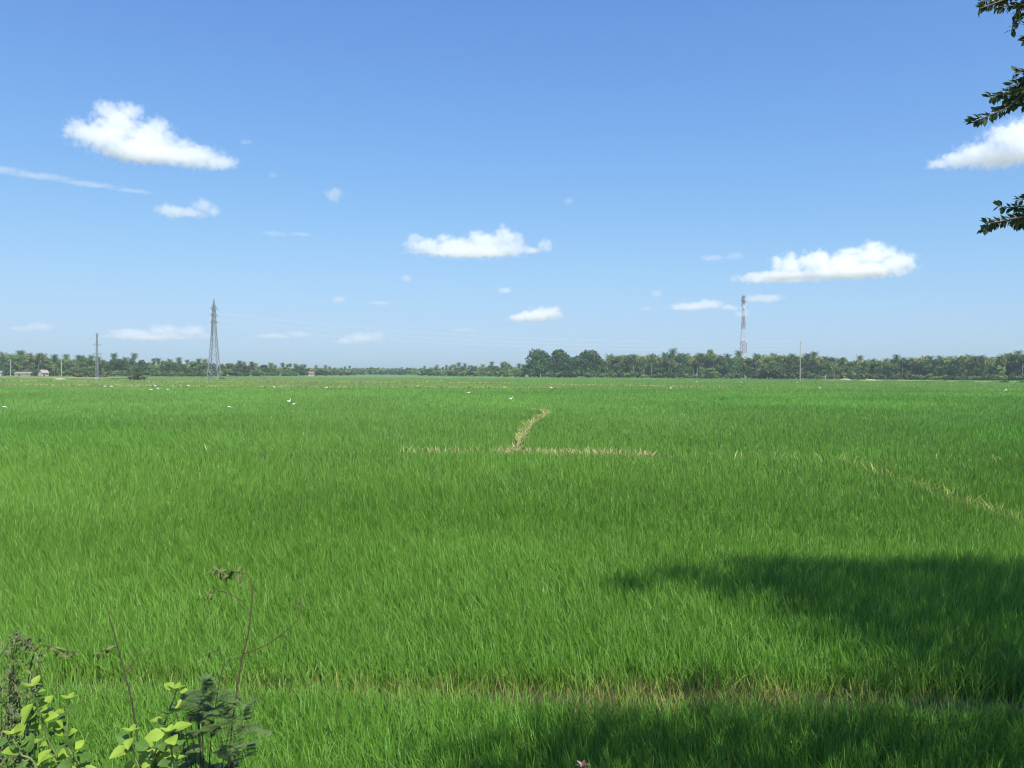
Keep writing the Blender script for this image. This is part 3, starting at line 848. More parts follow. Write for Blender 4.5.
# ================================================================== CATTLE AND EGRETS
def skin_body(name, verts, edges, radii, mat, parent=None, sub=2):
    me = bpy.data.meshes.new(name); me.from_pydata(verts, edges, [])
    o = link('temporary', me)
    md = o.modifiers.new('s', 'SKIN'); sk = me.skin_vertices[0].data
    for i, r_ in enumerate(radii):
        sk[i].radius = (r_, r_) if not hasattr(r_, '__len__') else r_
    sk[0].use_root = True
    md.use_smooth_shade = True
    s2 = o.modifiers.new('b', 'SUBSURF'); s2.levels = s2.render_levels = sub
    dg = bpy.context.evaluated_depsgraph_get(); dg.update()
    res = bpy.data.meshes.new_from_object(o.evaluated_get(dg)); res.name = name
    bpy.data.objects.remove(o)
    res.materials.clear(); res.materials.append(mat)
    return link(name, res, parent)

def make_cow():
    root = empty('cow')
    v = [(0, 0, 1.0), (.5, 0, 1.02), (.85, 0, 1.12), (1.15, 0, 1.0), (1.42, 0, .78), (-.5, 0, 1.03), (-.8, 0, 1.06),
         (.5, .2, .75), (.52, .2, .4), (.5, .2, .03), (.5, -.2, .75), (.46, -.2, .4), (.5, -.2, .03),
         (-.62, .2, .75), (-.72, .2, .42), (-.66, .2, .03), (-.62, -.2, .75), (-.76, -.2, .42), (-.7, -.2, .03)]
    e = [(0, 1), (1, 2), (2, 3), (3, 4), (0, 5), (5, 6), (1, 7), (7, 8), (8, 9), (1, 10), (10, 11), (11, 12), (5, 13), (13, 14), (14, 15), (5, 16), (16, 17), (17, 18)]
    r_ = [.40, .38, .24, .17, .10, .36, .22, .14, .08, .06, .14, .08, .06, .15, .085, .06, .15, .085, .06]
    skin_body('body', v, e, r_, M['hide'], root)
    for sy in (-1, 1):
        mb = MB(); mb.tube([(1.1, sy * .12, 1.12), (1.02, sy * .34, 1.2), (.86, sy * .4, 1.32)], [.04, .03, .008], 6); mb.build('horn', M['bleg'], root)
        mb = MB(); mb.ellipsoid((1.05, sy * .22, 1.05), (.06, .14, .05)); mb.build('ear', M['hide'], root)
    mb = MB(); mb.tube([(-.98, 0, 1.1), (-1.08, 0, .8), (-1.06, 0, .4)], [.04, .025, .04], 6); mb.build('tail', M['hide'], root)
    return root
cow = make_cow()
cow.scale = (1.2,) * 3; cow.location = GY(131.3, 380.9); cow.rotation_euler = (0, 0, R(165)); tag(cow, 'dark cow grazing on the left side of the small lone tree in the field', 'cow')
c2 = copy_tree(cow); c2.location = GY(142.6, 381.0); c2.rotation_euler = (0, 0, R(8)); tag(c2, 'dark cow grazing on the right side of the small lone tree in the field', 'cow')

def make_egret(up=True):
    root = empty('egret')
    if up:
        v = [(0, 0, .42), (.12, 0, .47), (.2, 0, .58), (.16, 0, .72), (.2, 0, .80), (.26, 0, .81), (-.14, 0, .36), (-.26, 0, .3)]
        hd = (.29, 0, .81)
    else:
        v = [(0, 0, .42), (.14, 0, .44), (.28, 0, .46), (.42, 0, .40), (.5, 0, .32), (.55, 0, .28), (-.14, 0, .38), (-.26, 0, .34)]
        hd = (.57, 0, .27)
    e = [(0, 1), (1, 2), (2, 3), (3, 4), (4, 5), (0, 6), (6, 7)]
    skin_body('body', v, e, [.12, .09, .04, .03, .04, .035, .09, .03], M['feather'], root)
    mb = MB(); mb.tube([hd, (hd[0] + .05, 0, hd[2] - .01), (hd[0] + .13, 0, hd[2] - (.02 if up else .08))], [.02, .014, .003], 6); mb.build('beak', M['beak'], root)
    for sy in (-1, 1):
        mb = MB(); mb.tube([(0, sy * .045, .36), (-.03, sy * .045, .18), (.01, sy * .045, 0), (.09, sy * .045, 0)], [.018, .012, .011, .007], 6); mb.build('leg', M['bleg'], root)
        mb = MB(); mb.ellipsoid((-.06, sy * .11, .43), (.22, .03, .08), rot=Matrix.Rotation(R(18), 3, 'Y')); mb.build('wing', M['feather'], root)
    return root
eg = [make_egret(True), make_egret(False)]
EG = [(105, 388, 0, 'on the pale bund below the slender pylon'), (111.5, 388.2, 1, 'just right of another egret on the bund below the slender pylon'),
      (151.5, 391.3, 1, 'leftmost of the small flock right of the cattle'), (158, 390.6, 0, 'brightest in the middle of the small flock right of the cattle'),
      (167.5, 391.2, 1, 'rightmost of the small flock right of the cattle'), (155, 387.6, 0, 'just behind the small flock right of the cattle'),
      (188, 387, 1, 'a little left of the foot of the tall lattice pylon'),
      (289, 404.2, 0, 'standing upright in the green rice nearest the camera, left of centre'), (294, 406, 1, 'stooping low behind the nearest upright egret'),
      (326.5, 389.6, 0, 'tall on the straw bund right of the tall lattice pylon'), (4, 409, 1, 'stooping in the rice at the left edge of the photo'),
      (229, 409, 1, 'low in the green rice below the tall lattice pylon'), (274, 388.8, 1, 'on the bund between the tall pylon and the tall bund egret'),
      (418, 387.6, 1, 'on the far bund left of the round dark trees'), (427, 382.4, 0, 'far off before the low treeline left of centre'),
      (441, 381.6, 0, 'farthest one before the low treeline left of centre'), (469, 394.5, 1, 'alone in the green between the far bunds and the diagonal path'),
      (511, 401.4, 0, 'just above the far end of the diagonal path'),
      (551.5, 389.6, 1, 'in the green below the square topped dark tree'), (671, 389.8, 0, 'at the right end of the far pale bund below the lone tall palm'),
      (697, 382.6, 1, 'at the field edge left of the red mast'), (741, 383, 1, 'tiny at the field edge below the red mast'), (797, 383.4, 0, 'beside the foot of the thin pole'),
      (820, 389.8, 0, 'bright in the green right of the thin pole'), (1006, 391.8, 1, 'faint in the green near the right edge')]
first = {0: True, 1: True}
for px, py, k, where in EG:
    o = eg[k] if first[k] else copy_tree(eg[k]); first[k] = False
    p = GY(px, py, .25); o.location = p; o.rotation_euler = (0, 0, random.choice((0, math.pi)) + random.uniform(-.6, .6))
    s = .74 * (1.1 if p.y > 150 else .62 if py > 405 else .95); o.scale = (s, s, s)
    tag(o, 'white egret ' + where, 'egret', 'egrets feeding in the rice field')

# ================================================================== WEEDS ON THE EMBANKMENT
def leaf(mb, p, d, up, L, W, mi=0, curl=.18):
    """ovate folded leaf from its base p along d"""
    d = d.normalized(); s = d.cross(up)
    if s.length < 1e-3: s = Vector((1, 0, 0))
    s.normalize(); n = s.cross(d)
    prof = [(0, .0), (.18, .62), (.42, 1.0), (.68, .78), (.88, .36), (1, 0)]
    mid = [p + d * L * t + n * (-curl * L * t * t) for t, _ in prof]
    for sg in (-1, 1):
        ed = [m + s * sg * W * .5 * w + n * W * .16 * w for m, (t, w) in zip(mid, prof)]
        for i in range(5):
            if i == 0: mb.poly([mid[0], ed[1], mid[1]], mi)
            elif i == 4: mb.poly([mid[4], ed[4], mid[5]], mi)
            else: mb.quad(mid[i], ed[i], ed[i + 1], mid[i + 1], mi)

def smooth_path(pts, n=6):
    pts = [Vector(p) for p in pts]; out = []
    for i in range(len(pts) - 1):
        a = pts[max(0, i - 1)]; b = pts[i]; c = pts[i + 1]; e = pts[min(len(pts) - 1, i + 2)]
        for k in range(n):
            t = k / n
            out.append(.5 * ((2 * b) + (c - a) * t + (2 * a - 5 * b + 4 * c - e) * t * t + (3 * b - a - 3 * c + e) * t ** 3))
    out.append(pts[-1])
    return out

def broad_weed(label, stems, seed, L=.074):
    r = random.Random(seed)
    base = stems[0][0].copy()
    root = empty('leafy_weed', (base.x, base.y, bank_z(base.y)))
    inv = root.location
    sm = MB(); lm = MB()
    for st in stems:
        path = smooth_path([p - inv for p in st])
        k = len(path); sm.tube(path, [.0045 * (1 - .7 * i / k) + .001 for i in range(k)], 6)
        tot = 0; nxt = .02; ang = r.random() * 6
        for i in range(1, k):
            tot += (path[i] - path[i - 1]).length
            while tot > nxt:
                nxt += .021 + .010 * r.random(); ang += 1.57 + r.uniform(-.4, .4)
                if (path[i].z + inv.z) < 2.0: continue
                ax = (path[i] - path[i - 1]).normalized()
                s1 = ax.cross(Vector((math.cos(ang), math.sin(ang), .1))).normalized()
                for sg in (-1, 1):
                    if r.random() < .2: continue
                    dd = s1 * sg + ax * r.uniform(.1, .7) + Vector((0, 0, r.uniform(-.25, .25)))
                    q = path[i] + s1 * sg * .012
                    sm.tube([path[i], q], .0013, 4)
                    LL = L * r.uniform(.5, 1.15) * (.75 + .25 * (1 - i / k))
                    leaf(lm, q, dd, Vector((r.uniform(-.5, .5), r.uniform(-1.2, -.1), 1)), LL, LL * r.uniform(.70, .95), 1 if r.random() < .3 else 0, curl=r.uniform(.05, .6))
        for a in range(4):
            dd = Vector((math.cos(a * 1.6), math.sin(a * 1.6), .8)); leaf(lm, path[-1], dd, Vector((0, 0, 1)), L * .5, L * .3)
    sm.build('stem', M['green_stem'], root, True); lm.build('foliage', [M['weed_leaf'], M['weed_leaf_dark']], root)
    tag(root, label, 'weed')

d = 2.9
broad_weed('bright yellow green broad leaved weed in the bottom left corner', [
    [Vector((-1.62, 2.9, 1.02)), P(60, 800, d), P(46, 740, d), P(30, 690, d - .05)],
    [Vector((-1.60, 2.9, 1.02)), P(75, 800, d), P(66, 745, d + .03), P(68, 702, d + .05)],
    [Vector((-1.64, 2.9, 1.02)), P(40, 800, d - .1), P(18, 755, d - .1), P(10, 738, d - .1)]], 3)
broad_weed('bright yellow green broad leaved weed between the thin stem and the feathery bush', [
    [Vector((-1.25, 2.9, 1.02)), P(150, 800, d), P(158, 745, d), P(176, 692, d)],
    [Vector((-1.27, 2.9, 1.02)), P(140, 800, d - .05), P(134, 760, d - .05), P(130, 735, d - .08)],
    [Vector((-1.24, 2.9, 1.02)), P(165, 810, d - .1), P(172, 770, d - .1), P(168, 735, d - .1)]], 5)

def frond(sm, lm, path, r, Ll=.05):
    """twice divided feathery leaf: rachis with many tiny leaflets on side ribs"""
    k = len(path)
    sm.tube(path, .0012, 4)
    for i in range(2, k):
        ax = (path[i] - path[i - 1]).normalized(); s1 = ax.cross(Vector((r.uniform(-.2, .2), r.uniform(-.2, .2), 1))).normalized()
        for sg in (-1, 1):
            L = Ll * math.sin(math.pi * min(.95, (i + 1) / (k + 1))) ** .5 * r.uniform(.8, 1.15)
            dd = (s1 * sg + ax * .5 + Vector((0, 0, -.25))).normalized(); e = path[i] + dd * L
            nn = dd.cross(Vector((0, 0, 1))).normalized()
            m = 8
            for j in range(1, m + 1):
                q = path[i].lerp(e, j / m)
                for s2 in (-1, 1):
                    t = (nn * s2 + dd * .55).normalized(); ll = .011 * r.uniform(.8, 1.2); wv = dd * .0022
                    lm.poly([q - wv, q + wv, q + t * ll + wv * .5, q + t * ll - wv * .5])
def feathery(label, base, fronds, seed, mat='fern_leaf'):
    r = random.Random(seed); root = empty('feathery_bush', (base.x, base.y, bank_z(base.y))); inv = root.location
    sm = MB(); lm = MB()
    for pts in fronds:
        frond(sm, lm, smooth_path([p - inv for p in pts], 7), r)
    hub = sum((f[0] for f in fronds), Vector()) / len(fronds)
    for f in fronds[::3]:
        sm.tube(smooth_path([Vector((0, 0, -.05)), (hub - inv) * .6, f[0] - inv], 4), [.005 * (1 - .08 * i) for i in range(9)], 5)
    sm.build('stem', M['stem'], root, True); lm.build('foliage', M[mat], root)
    tag(root, label, 'bush')
rr = random.Random(8); fr = []
for i in range(30):
    px = rr.uniform(168, 242); py = rr.uniform(704, 806); dd = rr.uniform(2.85, 3.25)
    a = P(px, py, dd); L = rr.uniform(.06, .13); an = rr.uniform(-.5, 3.6)
    dv = Vector((math.cos(an), rr.uniform(-.5, .5), math.sin(an) * .7)).normalized()
    fr.append([a, a + dv * L * .5 + Vector((0, 0, .01)), a + dv * L - Vector((0, 0, .015))])
for (x0, y0, x1, y1, x2, y2) in [(198, 712, 205, 690, 206, 680), (200, 715, 220, 708, 238, 703), (215, 705, 222, 697, 235, 700), (190, 720, 208, 716, 228, 712), (205, 700, 212, 694, 207, 684)]:
    fr.append([P(x0, y0, 3), P(x1, y1, 3), P(x2, y2, 3)])
feathery('dark green feathery bush at the bottom left beside the broad leaved weed', Vector((-1.1, 3.0, 0)), fr, 4)

def twig_weed(name, label, base, stems, leaves, seed, stem_mat='stem', leaf_mat='twig_leaf', rad=.004):
    """thin woody weed: stems are pixel paths, leaves are (px, py, dx, dy, length px, count)"""
    r = random.Random(seed); root = empty(name, (base.x, base.y, bank_z(base.y))); inv = root.location
    sm = MB(); lm = MB(); dd = base.y
    for k, st in enumerate(stems):
        pts = [P(x, y, dd + z) - inv for x, y, z in st]
        if k == 0: pts = [Vector((0, 0, -.05)), Vector((0, 0, -.05)).lerp(pts[0], .5), Vector((0, 0, -.05)).lerp(pts[0], .88)] + pts[1:]
        path = smooth_path(pts); n = len(path); r0 = rad if k == 0 else rad * .55
        sm.tube(path, [r0 * (1 - .65 * i / n) for i in range(n)], 6)
        for i in range(3, n, 3):                      # nodes
            sm.ellipsoid(path[i], (r0 * 1.25 * (1 - .6 * i / n),) * 3, 6, 4)
    for px, py, dx, dy, L, cnt in leaves:
        a = P(px, py, dd) - inv; b = P(px + dx, py + dy, dd) - inv
        for j in range(cnt):
            q = a.lerp(b, (j + .5) / cnt) + Vector((r.uniform(-.006, .006), r.uniform(-.02, .02), r.uniform(-.006, .006)))
            dv = (b - a).normalized() + Vector((r.uniform(-1, 1), r.uniform(-1, 1), r.uniform(-1.1, .5)))
            LL = L / F * dd * r.uniform(.7, 1.2)
            leaf(lm, q, dv, Vector((r.uniform(-.5, .5), -.4, 1)), LL, LL * r.uniform(.35, .6), curl=r.uniform(.1, .7))
    sm.build('stem', M[stem_mat], root, True)
    if lm.v: lm.build('foliage', M[leaf_mat], root)
    tag(root, label, 'weed')
twig_weed('thin_stemmed_weed', 'thin dark leaning stem with a few drooping side leaves at the left', Vector((-1.33, 3.0, 0)),
          [[(141, 756, 0), (132, 710, 0), (122, 668, 0), (115, 640, 0), (107, 612, 0)], [(125, 673, 0), (133, 664, .02), (139, 654, .03)], [(117, 648, 0), (108, 649, .02), (96, 656, .03)]],
          [(116, 648, -20, 7, 9, 9), (100, 632, 8, -2, 4, 2), (139, 655, 5, -4, 5, 3)], 21, rad=.0046)
twig_weed('drooping_weed', 'tall thin reddish stem bending over at its leafy top, left of centre', Vector((-1.05, 3.0, 0)),
          [[(229, 720, 0), (240, 670, 0), (247, 640, 0), (251, 610, 0), (252, 590, 0), (248, 576, 0), (238, 573, 0), (222, 572, 0)],
           [(243, 602, 0), (228, 594, .02), (215, 592, .03), (203, 598, .04)],
           [(244, 655, 0), (268, 645, -.02), (288, 630, -.03), (299, 618, -.03), (301, 606, -.03)]],
          [(240, 573, -26, -3, 9, 22), (216, 570, 10, 6, 8, 9), (218, 592, -17, 8, 7, 10), (301, 608, 1, -7, 5, 4), (247, 590, -4, -10, 5, 3)], 22, 'stem_red', rad=.004)
twig_weed('short_twig_weed', 'short curled leafy twig above the feathery bush', Vector((-1.12, 3.05, 0)),
          [[(208, 730, 0), (218, 690, 0), (224, 665, 0), (221, 655, 0), (214, 652, 0), (202, 658, 0)]], [(214, 652, -12, 6, 7, 5), (226, 670, 4, -8, 5, 3)], 23, rad=.0026)
twig_weed('arched_twig_weed', 'arched dark leafy twig reaching right over the bottom left corner', Vector((-1.72, 3.0, 0)),
          [[(20, 790, 0), (24, 720, 0), (30, 665, 0), (38, 648, 0), (50, 648, 0), (62, 652, 0), (75, 654, 0)]], [(40, 647, 34, 6, 8, 16), (56, 655, 16, 0, 7, 7), (13, 640, 8, -12, 6, 5)], 24, rad=.003)

# dry creeper at the left edge
rr = random.Random(31); base = Vector((-1.86, 2.95, 0)); root = empty('dry_creeper', (base.x, base.y, bank_z(base.y))); inv = root.location
sm = MB(); lm = MB()
for k in range(17):
    x0 = rr.uniform(-20, 30); pts = [Vector((rr.uniform(-.05, .05), rr.uniform(-.05, .05), -.03)), P(x0, 790, 2.95) - inv]
    y = 790; x = x0
    for j in range(5):
        y -= rr.uniform(14, 32); x += rr.uniform(-9, 9); pts.append(P(min(34, x), max(638, y), 2.95 + rr.uniform(-.08, .08)) - inv)
    if k < 4: pts = pts[:-1] + [P(8 + k * 3, 643, 2.95) - inv, P(24, 640 + k * 2, 2.95) - inv, P(33, 652, 2.95) - inv, P(35, 690, 2.95) - inv]
    path = smooth_path(pts, 5); sm.tube(path, [.0026 * (1 - .5 * i / len(path)) for i in range(len(path))], 5)
    for i in range(6, len(path)):
        for q in range(3):
            if rr.random() < .75:
                dv = Vector((rr.uniform(-1, 1), rr.uniform(-1, .4), rr.uniform(-1, .6))); LL = rr.uniform(.010, .024)
                leaf(lm, path[i] + Vector((rr.gauss(0, .014), rr.gauss(0, .02), rr.gauss(0, .014))), dv, Vector((0, -.3, 1)), LL, LL * .5, 0 if rr.random() < .6 else 1, curl=.5)
sm.build('stem', M['dry_stem'], root, True); lm.build('foliage', [M['dry_leaf'], M['fern_leaf']], root)
tag(root, 'tangled grey brown dry creeper hanging at the left edge', 'creeper')

# withered flower head at the bottom edge
base = Vector((.28, 3.2, 0)); root = empty('withered_flower', (base.x, base.y, bank_z(base.y))); inv = root.location
top = P(585, 770, 3.2) - inv
mb = MB(); mb.tube(smooth_path([Vector((0, 0, -.05)), top * .5 + Vector((.01, 0, 0)), top]), .003, 6); mb.build('stem', M['stem_red'], root)
mb = MB(); rr = random.Random(5)
for k in range(9):
    a = k * .7; leaf(mb, top, Vector((math.cos(a), math.sin(a) * .6, .8)), Vector((0, 0, 1)), .03 * rr.uniform(.7, 1.2), .014, 0 if k % 3 else 1, curl=.4)
M['petal_brown'] = plain('withered_petal', (.26, .11, .06), .8, .3, 30); M['petal_pale'] = plain('pale_petal', (.62, .55, .42), .8, .2, 30)
mb.build('petals', [M['petal_brown'], M['petal_pale']], root)
tag(root, 'withered reddish brown flower head at the bottom edge right of centre', 'flower')

# ================================================================== ROADSIDE TREE (mostly above and right of the view; its shade falls on the rice)
SUN_EL, SUN_AZ = R(56), R(160)          # azimuth clockwise from +Y
to_sun = Vector((math.sin(SUN_AZ) * math.cos(SUN_EL), math.cos(SUN_AZ) * math.cos(SUN_EL), math.sin(SUN_EL)))
SX, SY = to_sun.x / to_sun.z, to_sun.y / to_sun.z
tp = Vector((7.0, 2.2, 0)); tp.z = bank_z(tp.y)
root = empty('roadside_tree', tp)
crotch = Vector((7.0, 2.3, 4.2))
mb = MB()
mb.tube(smooth_path([Vector((0, 0, -.2)), Vector((.05, .02, 1.0)), crotch - tp], 4), [.30, .27, .25, .24, .235, .23, .22, .21, .2], 12)
mb.build('trunk', M['bark'], root, True)
# crown: clumps of leaves whose extent follows the patch of shade on the field
def shade(x, y):
    """0..1 wanted shade at field point x, y"""
    def ell(cx, cy, rx, ry, p=1.0):
        q = ((x - cx) / rx) ** 2 + ((y - cy) / ry) ** 2
        return p * max(0, min(1, (1.25 - q) / .5))
    v = max(ell(4.4, 13.2, 2.0, 1.1), ell(6.6, 13.7, 2.2, 1.2), ell(9.0, 12.9, 2.4, 1.2), ell(7.6, 11.3, 2.4, 1.6, .9), ell(3.5, 12.5, .75, .6, .85), ell(9.5, 9.8, 3.2, 3.0), ell(5.3, 11.4, 1.3, .9, .7),
            ell(1.78, 12.6, .26, .28), ell(1.1, 7.5, 1.1, .55, .9), ell(.3, 6.7, 1.0, .85, .95), ell(2.4, 7.0, 1.6, .9, .95), ell(4.4, 7.3, 1.8, 1.4, .9), ell(5.0, 8.9, 1.3, .8, .75), ell(2.5, 8.7, .7, .4, .6),
            ell(7.0, 8.0, 2.4, 2.2), ell(5.6, 9.8, 1.5, 1.3, .95), ell(5.0, 11.2, 1.5, .9, .9), ell(7.2, 10.4, 1.6, 1.6), ell(4.0, 10.3, .7, .5, .5), ell(3.4, 7.7, 1.2, .6, .7), ell(5.0, 4.2, 6.0, 2.4, .9))
    return v
lm = MB(); rr = random.Random(77); made = 0
cl = []
while len(cl) < 2500:
    x = rr.uniform(-1, 13); y = rr.uniform(1.5, 14.3)
    if rr.random() > shade(x, y): continue
    hole = noise.noise(Vector((x * .75, y * .75, 4.4)))
    if hole < -.33 and not (x > 4.2 and y > 9): continue
    if noise.noise(Vector((x * 1.9, y * 1.9, 8.1))) < -.2 and rr.random() < .75: continue
    z = 8.3 + 1.1 * noise.noise(Vector((x * .3, y * .3, 9))) + rr.uniform(-.9, 1.2) + .10 * y
    c = Vector((x + SX * z, y + SY * z, z))
    if c.z - CAM_H < .50 * max(0, c.y) + .5 and c.x < .66 * c.y + .5: continue     # keeps the shade-casting crown out of view
    cl.append((c, 24 if y > 11.3 else 22 if x > 4.3 and y > 8.6 else 17))
for k in range(16):                                     # a small stray clump at the crown's edge
    x, y = 1.72 + rr.gauss(0, .13), 12.75 + rr.gauss(0, .16); z = 8.6 + rr.uniform(-.3, .3)
    cl.append((Vector((x + SX * z, y + SY * z, z)), 16))
for c, nleaf in cl:
    for k in range(nleaf):
        sg_ = .12 if nleaf == 16 else .26; q = c + Vector((rr.gauss(0, sg_), rr.gauss(0, sg_), rr.gauss(0, .18)))
        dv = Vector((rr.uniform(-1, 1), rr.uniform(-1, 1), rr.uniform(-.5, .3))); L = rr.uniform(.09, .15)
        s = dv.normalized().cross(Vector((rr.uniform(-.5, .5), rr.uniform(-.5, .5), 1))).normalized() * L * .3
        d1 = dv.normalized() * L
        lm.quad(q, q + d1 * .5 + s, q + d1, q + d1 * .5 - s)
for i in range(len(lm.v)): lm.v[i] = (lm.v[i][0] - tp.x, lm.v[i][1] - tp.y, lm.v[i][2] - tp.z)
lm.build('crown', M['leaf_tree'], root)
# limbs to the crown
for e in [(9.5, 6.0, 8.8), (11, 2.5, 8.5), (4.6, 1.2, 7.6), (7.6, 4.6, 9.0), (8.5, -.8, 8.2), (6.0, .2, 8.6)]:
    e = Vector(e); m = crotch.lerp(e, .5) + Vector((rr.uniform(-.4, .4), rr.uniform(-.4, .4), .3))
    mb = MB(); path = smooth_path([crotch - tp, m - tp, e - tp], 5); mb.tube(path, [.13 * (1 - .85 * i / len(path)) for i in range(len(path))], 8)
    mb.build('limb', M['bark'], root, True)

def spray(twigs, d, seed, start, L=.042):
    """a visible branch: wood plus alternate leaflets"""
    r = random.Random(seed); wood = MB(); lf = MB()
    for k, (pts, dens) in enumerate(twigs):
        pts3 = [P(x, y, d + z) - tp for x, y, z in pts]
        if k == 0: pts3 = [start - tp, start.lerp(P(pts[0][0], pts[0][1], d), .55) + Vector((0, 0, .15)) - tp] + pts3
        path = smooth_path(pts3, 14); n = len(path)
        wood.tube(path, [(.012 if k == 0 else .0045) * (1 - .8 * i / n) + .0012 for i in range(n)], 5)
        acc = 0
        for i in range(1, n):
            seg = (path[i] - path[i - 1]).length; acc += seg * dens
            if (path[i] + tp).z - CAM_H > 5.2 * .75 or seg > .3: acc = min(acc, .05)
            while acc > .0056:
                acc -= .0056
                ax = (path[i] - path[i - 1]).normalized(); a = r.random() * 6.28
                side = ax.cross(Vector((math.cos(a), math.sin(a), .4))).normalized()
                q = path[i - 1].lerp(path[i], r.random())
                dv = side + ax * r.uniform(.1, .9) + Vector((0, 0, r.uniform(-.5, .3)))
                LL = L * r.uniform(.65, 1.2)
                leaf(lf, q + side * .004, dv, Vector((r.uniform(-.6, .6), r.uniform(-.6, .6), 1)), LL, LL * r.uniform(.45, .68), curl=r.uniform(0, .3))
    b = wood.build('branch', M['bark'], root, True)
    lf.build('leaves', M['leaf_tree'], b)
spray([([(1075, -40, 0), (1030, -12, 0), (1000, 2, 0), (975, 11, 0)], 1.3), ([(1045, -25, .1), (1016, -6, .1), (992, -1, .1), (976, 4, .1)], 1.3), ([(1035, -15, 0), (1015, 8, 0), (1010, 24, 0), (1007, 34, 0)], .9),
       ([(1050, -10, 0), (1028, 5, 0), (1008, 8, 0), (994, 9, 0)], 1.2), ([(1060, 20, 0), (1040, 36, 0), (1026, 40, 0), (1018, 42, 0)], 1.2), ([(1045, 10, .1), (1028, 16, .1), (1018, 20, .1), (1014, 27, .1)], .7)], 5.0, 41, crotch)
spray([([(1070, 55, 0), (1030, 84, 0), (1008, 106, 0), (990, 115, 0), (969, 124, 0)], 1.5), ([(1050, 72, .1), (1022, 88, .1), (1003, 94, .1), (986, 99, .1)], 1.3), ([(1055, 66, -.1), (1030, 74, -.1), (1011, 74, -.1)], 1.2),
       ([(1045, 85, 0), (1026, 92, 0), (1008, 97, 0), (1000, 102, 0)], 1.5), ([(1050, 90, 0), (1032, 100, 0), (1018, 108, 0)], 1.2), ([(1040, 78, .1), (1020, 84, .1), (1006, 88, .1)], 1.3)], 4.7, 42, crotch)
spray([([(1075, 190, 0), (1040, 212, 0), (1012, 219, 0), (990, 225, 0), (981, 230, 0)], 1.4), ([(1050, 203, .1), (1025, 206, .1), (1008, 208, .1), (995, 207, .1)], 1.3), ([(1045, 196, 0), (1028, 199, 0), (1014, 201, 0)], 1.0),
       ([(1045, 212, -.1), (1024, 217, -.1), (1004, 221, -.1), (983, 224, -.1)], 1.1), ([(1050, 216, 0), (1028, 222, 0), (1014, 224, 0)], .9)], 4.8, 43, crotch)
tag(root, 'roadside tree whose dark leafy branch tips hang in at the upper right', 'tree')

